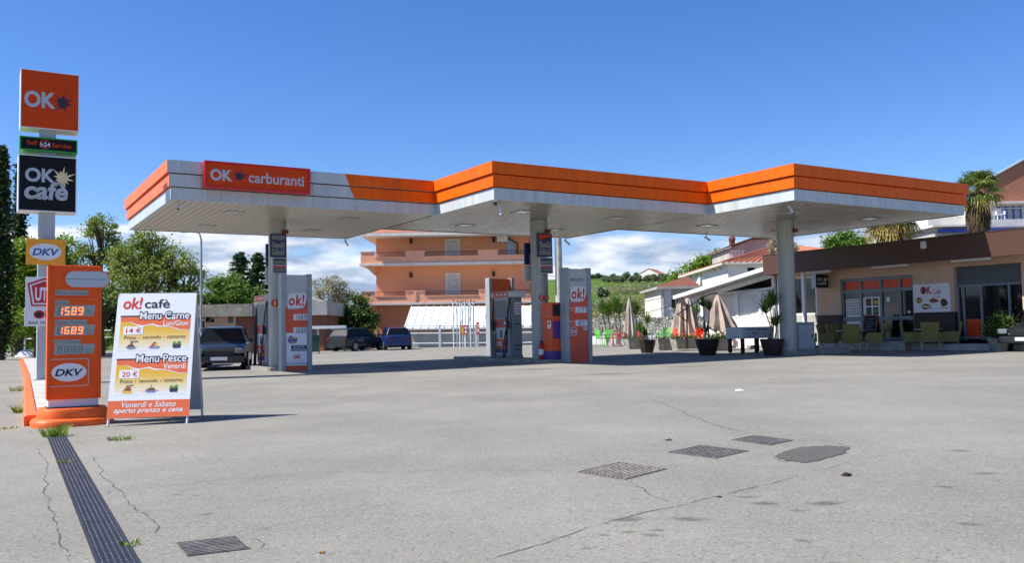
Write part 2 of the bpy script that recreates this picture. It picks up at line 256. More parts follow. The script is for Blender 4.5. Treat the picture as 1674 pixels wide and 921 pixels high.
# ------------------------------------------------------------------ building helpers
class MB:
    """collects shapes, then links them as ONE mesh object"""
    def __init__(s): s.v = []; s.f = []; s.m = []
    def add(s, V, F, m=0):
        k = len(s.v); s.v += [tuple(p) for p in V]; s.f += [tuple(i+k for i in f) for f in F]; s.m += [m]*len(F); return s
    def box(s, x0, x1, y0, y1, z0, z1, m=0):
        V = [(x,y,z) for x in (x0,x1) for y in (y0,y1) for z in (z0,z1)]
        return s.add(V, [(0,1,3,2),(4,6,7,5),(0,4,5,1),(2,3,7,6),(0,2,6,4),(1,5,7,3)], m)
    def bbox(s, x0, x1, y0, y1, z0, z1, b=.01, m=0):   # box with chamfered edges
        b = min(b, (x1-x0)*.45, (y1-y0)*.45, (z1-z0)*.45); bm = bmesh.new(); bmesh.ops.create_cube(bm, size=1)
        for q in bm.verts: q.co = Vector(((x0+x1)/2+q.co.x*(x1-x0), (y0+y1)/2+q.co.y*(y1-y0), (z0+z1)/2+q.co.z*(z1-z0)))
        bmesh.ops.bevel(bm, geom=bm.edges[:], offset=b, segments=2, profile=.6, affect='EDGES')
        bm.verts.index_update(); s.add([q.co for q in bm.verts], [[q.index for q in f.verts] for f in bm.faces], m); bm.free(); return s
    def prism(s, pts, y0, y1, m=0, plane='xz'):       # outline in x,z pushed along y (or in x,y along z, or y,z along x)
        n = len(pts); mk = {'xz': lambda a,b,c: (a,c,b), 'xy': lambda a,b,c: (a,b,c), 'yz': lambda a,b,c: (c,a,b)}[plane]
        V = [mk(a,b,y0) for a,b in pts] + [mk(a,b,y1) for a,b in pts]
        return s.add(V, [tuple(range(n)), tuple(range(2*n-1, n-1, -1))] + [(i, i+n, (i+1)%n+n, (i+1)%n) for i in range(n)], m)
    def tube(s, pts, r, n=8, m=0, cap=True):
        pts = [Vector(p) for p in pts]; rr = r if isinstance(r, (list, tuple)) else [r]*len(pts); V = []; F = []
        up = Vector((0,0,1))
        for i, p in enumerate(pts):
            t = (pts[min(i+1, len(pts)-1)]-pts[max(i-1, 0)]).normalized()
            a = t.cross(up if abs(t.z) < .95 else Vector((1,0,0))).normalized(); b = t.cross(a)
            V += [p + (a*math.cos(2*math.pi*j/n)+b*math.sin(2*math.pi*j/n))*rr[i] for j in range(n)]
        for i in range(len(pts)-1):
            for j in range(n): F.append((i*n+j, i*n+(j+1)%n, (i+1)*n+(j+1)%n, (i+1)*n+j))
        if cap: F += [tuple(range(n-1, -1, -1)), tuple(range((len(pts)-1)*n, len(pts)*n))]
        return s.add(V, F, m)
    def lathe(s, prof, n=20, m=0, c=(0,0,0), ph=0.):
        V = []; F = []
        for r, z in prof: V += [(c[0]+r*math.cos(2*math.pi*j/n+ph), c[1]+r*math.sin(2*math.pi*j/n+ph), c[2]+z) for j in range(n)]
        for i in range(len(prof)-1):
            for j in range(n): F.append((i*n+j, i*n+(j+1)%n, (i+1)*n+(j+1)%n, (i+1)*n+j))
        F += [tuple(range(n-1,-1,-1)), tuple(range((len(prof)-1)*n, len(prof)*n))]
        return s.add(V, F, m)
    def build(s, name, mats, parent=None, smooth=False):
        me = bpy.data.meshes.new(name); me.from_pydata(s.v, [], s.f)
        for k in (mats if isinstance(mats, (list, tuple)) else [mats]): me.materials.append(M[k])
        me.polygons.foreach_set('material_index', s.m)
        bm = bmesh.new(); bm.from_mesh(me); bmesh.ops.recalc_face_normals(bm, faces=bm.faces[:]); bm.to_mesh(me); bm.free()
        if smooth:
            me.polygons.foreach_set('use_smooth', [True]*len(me.polygons))
            try: me.set_sharp_from_angle(angle=R_(38))
            except Exception: pass
        o = bpy.data.objects.new(name, me); COL.objects.link(o)
        if parent: o.parent = parent
        return o
def quads(name, P, mats, parent=None, idx=None):      # P: (n,4,3) array -> one mesh of n loose quads
    n = len(P); me = bpy.data.meshes.new(name); me.vertices.add(n*4); me.loops.add(n*4); me.polygons.add(n)
    me.vertices.foreach_set('co', np.ascontiguousarray(P, dtype=np.float32).ravel()); me.loops.foreach_set('vertex_index', np.arange(n*4, dtype=np.int32))
    me.polygons.foreach_set('loop_start', np.arange(0, n*4, 4, dtype=np.int32)); me.polygons.foreach_set('loop_total', np.full(n, 4, dtype=np.int32))
    for k in (mats if isinstance(mats, (list, tuple)) else [mats]): me.materials.append(M[k])
    if idx is not None: me.polygons.foreach_set('material_index', np.asarray(idx, dtype=np.int32))
    me.update(calc_edges=True); o = bpy.data.objects.new(name, me); COL.objects.link(o)
    if parent: o.parent = parent
    return o
def tag(o, label, cat, group=None):
    o['label'] = label; o['category'] = cat
    if group: o['group'] = group
    return o
def thing(name, label, cat, loc=(0,0,0), rotz=0., group=None):
    o = bpy.data.objects.new(name, None); COL.objects.link(o); o.location = loc; o.rotation_euler = (0,0,rotz); o.empty_display_size = .2
    return tag(o, label, cat, group)
def struct(o): o['kind'] = 'structure'; return o
def dup(root, loc, rotz=None, label=None, group=None, mats=None):
    r = root.copy(); COL.objects.link(r); r.location = loc
    if rotz is not None: r.rotation_euler = (0,0,rotz)
    if label: r['label'] = label
    if group: r['group'] = group
    def rec(src, dst):
        for ch in list(src.children):
            c = ch.copy(); COL.objects.link(c); c.parent = dst
            if mats and ch.data.materials and ch.data.materials[0].name in mats:
                c.data = ch.data.copy(); c.data.materials[0] = M[mats[ch.data.materials[0].name]]
            rec(ch, c)
    rec(root, r); return r
FONT_CACHE = {}
def text_mesh(s, bold=0., shear=0., spacing=1.):
    k = (s, bold, shear, spacing)
    if k in FONT_CACHE: return FONT_CACHE[k]
    cu = bpy.data.curves.new('lettering', 'FONT'); cu.body = s; cu.size = 1; cu.offset = bold; cu.shear = shear; cu.space_character = spacing; cu.resolution_u = 4; cu.fill_mode = 'FRONT'
    o = bpy.data.objects.new('lettering', cu); COL.objects.link(o); dg = bpy.context.evaluated_depsgraph_get(); dg.update()
    me = bpy.data.meshes.new_from_object(o.evaluated_get(dg)); V = np.array([v.co[:] for v in me.vertices]); F = [tuple(p.vertices) for p in me.polygons]
    bpy.data.objects.remove(o); bpy.data.curves.remove(cu); bpy.data.meshes.remove(me)
    FONT_CACHE[k] = (V, F); return V, F
class Face:
    """a flat face of a sign in local x,z looking along -y; a,b are fractions from its top left corner"""
    def __init__(s, parent, x0, x1, z0, z1, y): s.p, s.x0, s.x1, s.z0, s.z1, s.y = parent, x0, x1, z0, z1, y
    def X(s, a): return s.x0+(s.x1-s.x0)*a
    def Z(s, b): return s.z1-(s.z1-s.z0)*b
    def text(s, t, a0, a1, b0, b1, m, lv=2, bold=.012, shear=0., name='lettering', outline=None, spacing=1., rise=0.):
        if outline: s.text(t, a0-outline[2], a1+outline[2], b0-outline[3], b1+outline[3], outline[0], lv-1, bold+outline[1], shear, name, None, spacing, rise)
        V, F = text_mesh(t, bold, shear, spacing); V = V.copy(); lo = V.min(0); hi = V.max(0); X0, X1, Z0, Z1 = s.X(a0), s.X(a1), s.Z(b1), s.Z(b0)
        q = (V-lo)/np.maximum(hi-lo, 1e-6); y = s.y-lv*.0007
        mb = MB(); mb.add([(X0+(X1-X0)*a, y, Z0+(Z1-Z0)*b+rise*(X1-X0)*a) for a, b, _ in q], F); return mb.build(name, m, s.p)
    def poly(s, pts, m, lv=1, name='panel', th=.0005):
        y = s.y-lv*.0007; mb = MB(); mb.prism([(s.X(a), s.Z(b)) for a, b in pts], y, y+th); return mb.build(name, m, s.p)
    def rect(s, a0, a1, b0, b1, m, lv=1, name='panel', r=0.):
        if not r: return s.poly([(a0,b0),(a1,b0),(a1,b1),(a0,b1)], m, lv, name)
        w, h = s.x1-s.x0, s.z1-s.z0; ra, rb = r/w, r/h; P = []
        for ca, cb, t0 in ((a1-ra,b0+rb,0),(a0+ra,b0+rb,90),(a0+ra,b1-rb,180),(a1-ra,b1-rb,270)):
            for k in range(7): t = R_(t0+15*k); P.append((ca+ra*math.cos(t), cb-rb*math.sin(t)))
        return s.poly(P, m, lv, name)
    def ellipse(s, a, b, ra, rb, m, lv=1, name='panel'): return s.poly([(a+ra*math.cos(t*math.pi/16), b+rb*math.sin(t*math.pi/16)) for t in range(32)], m, lv, name)
    def burst(s, a, b, ra, rb, m, lv=2):               # splat star: uneven spikes and a few drops
        L_ = [1.15,.40,.66,.38,.95,.41,.6,.38,1.0,.42,.75,.38,.62,.40,.88,.39,.58,.41,.76,.39,.66,.40,.98,.41]
        P = []; n = len(L_)
        for i, r in enumerate(L_): t = 2*math.pi*i/n+.35; P.append((a+1.3*ra*r*math.cos(t), b-1.3*rb*r*math.sin(t)))
        o = s.poly(P, m, lv, 'burst_logo'); return o
    def digits(s, t, a0, a1, b0, b1, m, lv=3, slant=.12, dim=None, name='price_digits'):
        SEG = {'0':'abcdef','1':'bc','2':'abged','3':'abgcd','4':'fgbc','5':'afgcd','6':'afgedc','7':'abc','8':'abcdefg','9':'abcdfg'}
        mb, md = MB(), MB(); n = len(t); X0, X1, Z0, Z1 = s.X(a0), s.X(a1), s.Z(b1), s.Z(b0); w = (X1-X0)/n; H = Z1-Z0; th = min(H*.13, w*.2)
        for i, ch in enumerate(t):
            dw = w*.7; x = X0+i*w+w*.12
            R = {'a':(0,dw,H-th,H),'d':(0,dw,0,th),'g':(0,dw,H/2-th/2,H/2+th/2),'f':(0,th,H/2+th*.3,H-th*.3),'b':(dw-th,dw,H/2+th*.3,H-th*.3),'e':(0,th,th*.3,H/2-th*.3),'c':(dw-th,dw,th*.3,H/2-th*.3)}
            for k, (p, q, c, d) in R.items():
                on = k in SEG.get(ch, '')
                if not on and not dim: continue
                tgt = mb if on else md; y = s.y-lv*.0007
                tgt.prism([(x+p+slant*c, Z0+c), (x+q+slant*c, Z0+c), (x+q+slant*d, Z0+d), (x+p+slant*d, Z0+d)], y, y+.0004)
        if md.v: md.build('unlit_segments', dim, s.p)
        return mb.build(name, m, s.p)
def frect(p0, p1, v):          # pixel corners of a front-facing panel on plane v -> u0,u1,z0,z1
    a, b = on_v(*p0, v), on_v(*p1, v); return a[0], b[0], b[1], a[1]

# ================================================================== SETTING
def smooth(a, b, x): t = np.clip((x-a)/(b-a), 0, 1); return t*t*(3-2*t)
def terr(x, y):
    x = np.asarray(x, float); y = np.asarray(y, float); az = x/np.maximum(y, 1)
    amp = 7.5+7.0*smooth(-.10, .06, az)+4*smooth(.2, .4, az)-3*smooth(-.2, -.45, az)
    h = amp*(smooth(84, 262, y)*.82+.18*smooth(70, 130, y))*(y > 60)
    h = h+.7*np.sin(x*.045+1.3)*np.sin(y*.031)*smooth(90, 160, y)+.25*np.sin(x*.17)*np.sin(y*.13+.5)*smooth(90, 140, y)
    base = SLOPE*np.clip(x, -25, 30)-.05
    return base+h-.25*smooth(76, 84, y)*(1-smooth(84, 100, y))
def make_ground():
    xs = np.concatenate([-np.geomspace(2600, 160, 14), np.arange(-150, 151, 5.), np.geomspace(160, 2600, 14)])
    ys = np.concatenate([[-400, -120, -40], np.arange(-15, 320, 4.), np.geomspace(330, 4000, 14)])
    V = [(x, y, float(terr(x, y))) for y in ys for x in xs]; nx = len(xs)
    mb = MB(); mb.add(V, [(j*nx+i, j*nx+i+1, (j+1)*nx+i+1, (j+1)*nx+i) for j in range(len(ys)-1) for i in range(nx-1)])
    struct(mb.build('ground', 'hill_grass', smooth=True))
make_ground()
def lot():
    mb = MB(); xs = [-70, -25, 30, 60]; ys = [-14, 80]; V = [(x, y, gz(x)) for y in ys for x in xs]; n = len(xs)
    mb.add(V, [(i, i+1, n+i+1, n+i) for i in range(n-1)]); struct(mb.build('forecourt_asphalt', 'asphalt'))
lot()
def strip(name, pts, w, mname, h=.004, jit=.35, wob=.008):
    P = []
    for a, b in zip(pts[:-1], pts[1:]):
        A, Bq = np.array(G(*a)), np.array(G(*b)); L = np.linalg.norm(Bq-A); k = max(2, int(L/.07))
        for i in range(k): P.append(A+(Bq-A)*i/k)
    P.append(np.array(G(*pts[-1]))); V = []; F = []; dx = dy = 0.
    for i, p in enumerate(P):
        t = P[min(i+1, len(P)-1)]-P[max(i-1, 0)]; t = t/np.linalg.norm(t); nrm = np.array([-t[1], t[0], 0])
        dx = dx*.8+rnd.gauss(0, wob); q = p+nrm*dx; ww = w*.58*(1-jit+2*jit*rnd.random())*(1 if 1 < i < len(P)-2 else .2)
        for s in (-1, 1): r = q+nrm*ww*s/2; V.append((r[0], r[1], gz(r[0])+h))
    F = [(2*i, 2*i+1, 2*i+3, 2*i+2) for i in range(len(P)-1)]; mb = MB(); mb.add(V, F); struct(mb.build(name, mname))
soft('crack_dark', (74,70,64), False); soft('crack_tar', (86,83,78), False)
for pts, w in (([(1060,652),(1103,668),(1158,692),(1185,700),(1235,712)], .02), ([(1297,719),(1340,720),(1370,725),(1392,735)], .02), ([(207,804),(334,789),(440,781),(560,775),(760,770),(945,772)], .011),
               ([(147,745),(174,770),(170,783),(177,790),(200,810),(221,830),(240,850),(247,862),(247,880)], .013), ([(164,818),(181,805),(207,804)], .009), ([(60,733),(73,760),(77,797),(84,834),(99,854),(100,887),(114,919)], .013),
               ([(0,765),(84,758)], .012), ([(84,800),(100,793),(150,790)], .008), ([(340,882),(395,877),(440,864),(475,851)], .008), ([(1025,787),(1050,800),(1068,812),(1100,822),(1140,824)], .013), ([(395,877),(420,884),(432,890),(424,899),(412,903)], .010),
               ([(0,700),(20,696),(43,694)], .012), ([(1225,745),(1262,741),(1264,752),(1290,760)], .012), ([(1300,779),(1400,755),(1500,735)], .008), ([(1005,785),(985,779),(870,790),(700,812),(560,840)], .007)):
    strip('ground_crack', pts, w, 'crack_dark')
strip('ground_seam', [(780,921),(860,899),(960,865),(1060,838),(1140,822),(1180,812),(1250,795),(1305,779)], .022, 'crack_tar', .003, .3, .008)
strip('ground_seam', [(1020,640),(1120,655),(1200,640),(1300,610),(1340,588)], .012, 'crack_tar', .003, .3, .006)
def blob(name, pts, mname, h):
    P = [np.array(G(*p)) for p in pts]; n = len(P); V = []
    for i in range(n):
        for k in range(6):
            t = k/6; p = P[i]*(1-t)+P[(i+1) % n]*t; q = p+np.array([rnd.gauss(0,.012), rnd.gauss(0,.02), 0]); V.append((q[0], q[1], gz(q[0])+h))
    mb = MB(); mb.add(V, [tuple(range(len(V)))]); return struct(mb.build(name, mname))
blob('asphalt_repair', [(1266,747),(1285,738),(1312,732),(1350,729.5),(1389,732),(1382,742),(1355,750),(1320,757.5),(1285,754)], 'asphalt_patch', .005)
soft('stain', (98,94,86)); soft('stain_dark', (78,74,66)); soft('stain_pale', (170,166,158)); soft('stain_faint', (112,108,98), True, .26)
def stain(px, py, w, mname):
    c = G(px, py); k = 24; mb = MB(); mb.add([(math.cos(2*math.pi*i/k), math.sin(2*math.pi*i/k), 0) for i in range(k)], [tuple(range(k))]); o = struct(mb.build('ground_stain', mname))
    o.location = (c[0], c[1], gz(c[0])+.0025); o.scale = (w*1.7, w*1.1, 1); o.rotation_euler = (0, -math.atan(SLOPE), rnd.uniform(-.4, .4))
for px, py, w in ((1027,850,.09),(1063,876,.05),(1075,868,.04),(1028,871,.04),(986,876,.03),(960,898,.03),(1128,850,.08),(1222,814,.05),(1250,824,.08),(1303,836,.05),(1312,885,.035),(1350,824,.09),(1545,797,.06),(1610,775,.07),(1570,738,.09),(290,810,.03),(323,811,.03),(338,842,.04),(1091,721,.05),(1588,858,.06)):
    stain(px, py, w, rnd.choice(['stain', 'stain_dark', 'stain']))
for px, py, w in ((560,616,.6),(640,600,.8),(880,604,.6),(1000,612,.6),(1120,600,.6)): stain(px, py, w, 'stain_faint')
stain(265, 832, .13, 'stain_pale'); stain(165, 712, .07, 'stain_pale'); stain(1250, 762, .12, 'stain_pale')

# the raised kerb strip on the left: orange kerb stones round a concrete top
def kerb_strip():
    f = lambda u, v, h: tuple(Vector(uv(u, v))+Vector((0,0,h)))
    ul = lambda v: -3.80+.65*(v+11.9)/17.3 if v < 5.4 else -3.15+.031*(v-5.4)
    uR = lambda v: ul(v)+.98
    vs = np.arange(-11.3, 34, .98)
    mb = MB(); mc = MB()
    def block(ua, ub, va, vb, sh):
        wv = lambda: rnd.uniform(-.008, .008)
        c = .025; P = []
        for v in (va+.006, vb-.006):
            o = sh(v)
            prof = [(ua, 0), (ua, .115), (ua+c, .14), (ub-c, .14), (ub, .115), (ub, -.0)]
            P.append([Vector(f(o+a, v, b)) + Vector((wv(), wv(), wv()*.5 if b else 0)) for a, b in prof])
        n = 6; mb.add(P[0]+P[1], [(i, (i+1) % n, n+(i+1) % n, n+i) for i in range(n)]+[tuple(range(n-1, -1, -1)), tuple(range(n, 2*n))])
    for v in vs[:-1]:
        block(0, .17, v, v+.98, ul); block(-.15, 0, v, v+.98, uR) if v < 20 else None
    struct(mb.build('kerb', 'kerb_orange'))
    V = []; F = []
    for v in vs: V += [f(ul(v)+.168, v, .118), f(uR(v)-.148, v, .118)]
    mc.add(V, [(2*i, 2*i+1, 2*i+3, 2*i+2) for i in range(len(vs)-1)]); struct(mc.build('pavement', 'concrete'))
kerb_strip()
# white road edge beyond, and the pump islands
def island(u0, u1, v0, v1, h=.12):
    mb = MB(); q = uv((u0+u1)/2, (v0+v1)/2); w, d = (u1-u0)/2, (v1-v0)/2
    pts = []
    r = .12
    for cx, cy, t0 in ((w-r, d-r, 0), (-w+r, d-r, 90), (-w+r, -d+r, 180), (w-r, -d+r, 270)):
        for k in range(5): t = R_(t0+22.5*k); pts.append((cx+r*math.cos(t), cy+r*math.sin(t)))
    mb.prism(pts, -.25, h, plane='xy'); o = struct(mb.build('pump_island', 'old_concrete')); o.location = q; o.rotation_euler = (0,0,FRONT)
    return o
island(3.32, 4.4, 2.6, 6.2); island(11.0, 12.15, -1.1, 5.2); island(18.95, 22.2, -3.95, -2.6, .14)

# ================================================================== CANOPY
canopy = thing('fuel_canopy', 'stepped white and orange filling station canopy on three grey columns', 'canopy', (B0[0], B0[1], 0), FRONT)
ZB, ZT = 4.70, 5.742
U1, U2, U3, DV2, DV3 = 7.7914, 15.758, 24.094, -3.6244, -7.139
PLAN = [(0,0),(U1,0),(U1,DV2),(U2,DV2),(U2,DV3),(U3,DV3),(U3,1.06),(U2,1.06),(U2,4.25),(U1,4.25),(U1,7.72),(0,7.72)]
def offs(o):
    R = []; n = len(PLAN)
    for i in range(n):
        (ax, ay), (bx, by), (cx, cy) = PLAN[i-1], PLAN[i], PLAN[(i+1) % n]
        def nn(p, q): l = math.hypot(q[0]-p[0], q[1]-p[1]); return ((q[1]-p[1])/l, -(q[0]-p[0])/l)
        n1, n2 = nn((ax,ay),(bx,by)), nn((bx,by),(cx,cy)); R.append((bx+o*(n1[0]+n2[0]), by+o*(n1[1]+n2[1])))
    return R
us_t = on_v(563, 284, -.1)[0]; us_b = on_v(579, 322, -.05)[0]
def slant(z): return us_t+(us_b-us_t)*(ZT-z)/(ZT-5.05)
def band(name, z0, z1, o, mw, mo, left):
    P = offs(o); Q = offs(o-.12); mb = MB(); n = len(P)
    for i in range(n):
        a, b = P[i], P[(i+1) % n]; c, d = Q[i], Q[(i+1) % n]
        segs = [(a, b, a, b, mo)]
        if i == 0 and mo != mw:
            s0, s1 = (slant(z0), a[1]), (slant(z1), a[1]); segs = [(a, s0, a, s1, mw), (s0, b, s1, b, mo)]
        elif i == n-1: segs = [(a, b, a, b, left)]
        for p0, p1, q0, q1, m in segs: mb.add([(*p0, z0), (*p1, z0), (*q1, z1), (*q0, z1)], [(0,1,2,3)], m)
        m0 = left if i == n-1 else (mw if i == 0 and mo != mw else mo)
        mb.add([(*a, z0), (*b, z0), (*d, z0), (*c, z0)], [(0,1,2,3)], m0); mb.add([(*a, z1), (*b, z1), (*d, z1), (*c, z1)], [(0,1,2,3)], m0)
    # panel joints
    for i in range(n):
        a, b = np.array(P[i]), np.array(P[(i+1) % n]); L = np.linalg.norm(b-a); t = (b-a)/L; nm = np.array([t[1], -t[0]]); k = int(L/1.52)
        for j in range(1, k+1):
            c = a+t*(j*L/(k+1)); q = c-t*.004; r = c+t*.004
            mb.add([(*(q+nm*.0015), z0+.004), (*(r+nm*.0015), z0+.004), (*(r+nm*.0015), z1-.004), (*(q+nm*.0015), z1-.004)], [(0,1,2,3)], 3)
    mb.build(name, ['canopy_white', 'canopy_orange', 'canopy_salmon', 'seam'], canopy)
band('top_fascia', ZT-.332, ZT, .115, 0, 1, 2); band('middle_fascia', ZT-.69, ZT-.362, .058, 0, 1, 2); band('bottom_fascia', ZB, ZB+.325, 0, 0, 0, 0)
mb = MB(); Pq = offs(-.06)
for i in range(len(Pq)): a, b = Pq[i], Pq[(i+1) % len(Pq)]; mb.add([(*a, ZB+.02), (*b, ZB+.02), (*b, ZT-.05), (*a, ZT-.05)], [(0,1,2,3)])
mb.add([(*p, ZT-.06) for p in Pq], [tuple(range(len(Pq)))]); mb.build('roof_deck', 'gap_dark', canopy)
for (ua, ub, va, vb, mk, sp) in ((0, U1, 0, 7.72, 'soffit_slat', .2), (U1, U2, DV2, 4.25, 'soffit_slat_soiled', .1), (U2, U3, DV3, 1.06, 'soffit_slat_soiled', .1)):
    mb = MB(); n = int((ub-ua-.06)/sp)
    for i in range(n):
        x = ua+.03+i*(ub-ua-.06)/n; w = (ub-ua-.06)/n
        mb.add([(x+.007, va+.03, ZB+.012), (x+w-.007, va+.03, ZB+.012), (x+w-.007, vb-.03, ZB+.012), (x+.007, vb-.03, ZB+.012)], [(0,1,2,3)])
    mb.build('soffit', mk, canopy)
    mb = MB(); mb.add([(ua+.02, va+.02, ZB+.03), (ub-.02, va+.02, ZB+.03), (ub-.02, vb-.02, ZB+.03), (ua+.02, vb-.02, ZB+.03)], [(0,1,2,3)]); mb.build('soffit_backing', 'soffit_gap', canopy)
    for fu in (.27, .73):
        for fv in (.25, .72):
            x, y = ua+(ub-ua)*fu, va+(vb-va)*fv; mb = MB(); mb.box(x-.28, x+.28, y-.28, y-.24, ZB-.006, ZB+.02); mb.box(x-.28, x+.28, y+.24, y+.28, ZB-.006, ZB+.02); mb.box(x-.28, x-.24, y-.24, y+.24, ZB-.006, ZB+.02); mb.box(x+.24, x+.28, y-.24, y+.24, ZB-.006, ZB+.02)
            o = mb.build('ceiling_light', 'grey_metal', canopy); g = MB(); g.box(x-.24, x+.24, y-.24, y+.24, ZB, ZB+.015); g.build('diffuser', 'lamp_glass', o)
for (u, v, cz) in ((3.85, 3.45, 0), (11.63, .06, 0), (19.45, -3.50, 0)):
    mb = MB(); z0 = uv(u, v)[2]+.10; mb.lathe([(.285, z0), (.285, ZB+.01)], 28, 0, (u, v, 0)); c = mb.build('column', 'column_paint', canopy, True)
    m2 = MB(); m2.tube([(u+.16, v-.27, ZB), (u+.16, v-.275, ZB-.55)], .02); m2.build('conduit', 'grey_metal', c); m3 = MB(); m3.bbox(u+.06, u+.26, v-.36, v-.26, ZB-.42, ZB-.30, .02); m3.build('junction_box', 'rust', c)

def sec_cam(u, v, lab, yaw_, pitch=.5, z=ZB):
    t = thing('security_camera', lab, 'camera', uv(u, v, z), FRONT+yaw_, 'security cameras under the canopy edge')
    mb = MB(); mb.lathe([(.045, -.02), (.045, 0)], 12); mb.tube([(0,0,0), (0,0,-.14)], .018); mb.build('bracket', 'grey_metal', t)
    b = MB(); b.tube([(0, .12, -.12), (0, -.20, -.14-.28*pitch)], .055, 12); b.tube([(0,-.20,-.14-.28*pitch), (0,-.205,-.145-.28*pitch)], .05, 12, 1); b.build('housing', ['sign_white', 'black_plastic'], t, True)
    t.scale = (.7,.7,.7); return t
sec_cam(.25, .25, 'small camera at the front left corner of the canopy beside the salmon fascia', -.3, .7)
sec_cam(U1-.1, 7.55, 'small camera at the far corner of the left canopy bay against the sky', 2.3, .8)
sec_cam(U1+.35, DV2+.28, 'white tubular camera hanging beside a dark dome camera at the middle canopy corner', -.3, 1.6)
sec_cam(U2-.2, 4.1, 'small camera under the far corner of the middle canopy bay above the hill', .9, .9)
sec_cam(U2+4.3, .95, 'small camera on the back edge of the right canopy bay above the tiled roofs', .9, .7)
sec_cam(U2+.35, DV3+.45, 'white camera at the front left corner of the right canopy bay', -.3, 1.2)
t = thing('dome_camera', 'dark dome camera at the front corner of the middle canopy bay', 'camera', uv(U1+.12, DV2+.14, ZB), FRONT)
mb = MB(); mb.lathe([(.06, -.05), (.06, 0)], 14); mb.build('base', 'sign_white', t); mb = MB(); mb.lathe([(.01,-.15),(.045,-.135),(.065,-.10),(.065,-.05)], 14); mb.build('dome', 'dark_glass', t, True)

# big fascia sign
u_a, u_b, z_a, z_b = frect((334,262), (507,316), -.28)
z_b = on_v(334,262,-.28)[1]; z_a = on_v(334,306,-.28)[1]
t = thing('fascia_sign', 'red framed sign reading OK carburanti on the white canopy fascia', 'sign', uv(u_a, 0, z_a), FRONT)
W_, H_ = u_b-u_a, z_b-z_a
mb = MB(); mb.box(0, W_, -.28, -.06, 0, H_); mb.build('cabinet', 'sign_red', t)
mb = MB(); e = .055
for x0, x1, q0, q1 in ((0, W_, 0, e), (0, W_, H_-e, H_), (0, e, e, H_-e), (W_-e, W_, e, H_-e)): mb.box(x0, x1, -.31, -.2805, q0, q1)
mb.build('frame', 'sign_red', t); F = Face(t, e, W_-e, e, H_-e, -.281)
F.rect(0, 1, 0, 1, 'sign_orange', 1, 'sign_face'); F.text('OK', .035, .245, .25, .76, 'sign_grey', 3, .036); F.burst(.31, .50, .062, .27, 'burst_purple', 3)
F.text('carburanti', .40, .955, .26, .75, 'sign_grey', 3, .018); F.poly([(.935,.18),(.955,.14),(.96,.25)], 'sign_red', 3)

# ================================================================== ROADSIDE SIGNS
def panel(tl, trx, bly, v):       # pixel corners of a front facing panel on plane v
    a = on_v(*tl, v); b = on_v(trx, tl[1], v); c = on_v(tl[0], bly, v); return a[0], b[0], c[1], a[1]
PU, PV = -2.84, 1.10
pz = uv(PU, PV)[2]+.115
pole = thing('sign_pole', 'tall pale grey square steel pole standing on the orange kerbed strip', 'pole', uv(PU, PV, pz), FRONT)
ztop = panel((34,111), 130, 207, .85)[3]
mb = MB(); mb.bbox(-.19, .19, -.15, .15, 0, ztop-pz-.35, .012); mb.build('shaft', 'pole_paint', pole); mb = MB(); mb.box(-.26, .26, -.22, .22, -.005, .02); mb.build('base_plate', 'grey_metal', pole)
def sign_box(name, lab, tl, trx, bly, v, depth, mcab, mface, edge=.03):
    u0, u1, z0, z1 = panel(tl, trx, bly, v); t = thing(name, lab, 'sign', uv(u0, v, z0), FRONT); W, H = u1-u0, z1-z0
    mb = MB(); mb.bbox(0, W, 0, depth, 0, H, .012); mb.build('cabinet', mcab, t)
    F = Face(t, edge, W-edge, edge, H-edge, 0); F.rect(0, 1, 0, 1, mface, 1, 'sign_face'); return F
F = sign_box('pole_sign', 'orange sign with grey letters OK at the top of the pole', (34,111), 130, 207, .80, .62, 'sign_white', 'sign_orange', .02)
F.text('OK', .05, .60, .36, .65, 'sign_grey', 3, .036); F.burst(.72, .52, .15, .17, 'burst_purple', 3); F.poly([(.79,.67),(.86,.75),(.80,.70)], 'burst_purple', 3); F.poly([(.56,.66),(.60,.62),(.585,.67)], 'burst_purple', 3)
F = sign_box('pole_sign', 'narrow green framed sign reading Self h24 Service between two big signs', (32,221), 127, 244, .80, .62, 'sign_green', 'sign_black', .035)
F.text('Self', .10, .29, .22, .62, 'sign_orange', 3, .01); F.text('Service', .56, .91, .30, .72, 'sign_orange', 3, .01); F.text('h24', .35, .525, .30, .72, 'sign_white', 3, .012)
P = [(.43+.105*math.cos(t*math.pi/12), .5+.42*math.sin(t*math.pi/12)) for t in range(3, 22)]; F.poly(P+[(.43+.085*math.cos(t*math.pi/12), .5+.34*math.sin(t*math.pi/12)) for t in range(21, 2, -1)], 'sign_red', 2, 'ring_logo')
F = sign_box('pole_sign', 'black square sign reading OK cafè Snack Bar on the pole', (30,251), 126, 344, .80, .62, 'sign_white', 'sign_black', .025)
F.text('OK', .10, .63, .22, .48, 'sign_grey', 3, .036); F.burst(.76, .38, .17, .19, 'burst_cream', 3); F.text('cafè', .09, .86, .46, .80, 'sign_grey', 3, .032, .1); F.text('Snack Bar', .15, .46, .725, .79, 'burst_cream', 3, .005)
def plate_sign(lab, tl, trx, bly, v, m):
    u0, u1, z0, z1 = panel(tl, trx, bly, v); t = thing('plate_sign', lab, 'sign', uv(u0, v, z0), FRONT); W, H = u1-u0, z1-z0
    mb = MB(); mb.bbox(0, W, 0, .03, 0, H, .008); mb.build('plate', m, t); mb = MB(); mb.box(W/2-.2, W/2+.2, .032, .10, H*.45, H*.55); mb.build('bracket', 'grey_metal', t); return t, Face(t, .015, W-.015, .015, H-.015, 0)
t, F = plate_sign('small yellow sign with blue DKV letters in a white oval on the pole', (43,390), 107, 432, .83, 'yellow_orange')
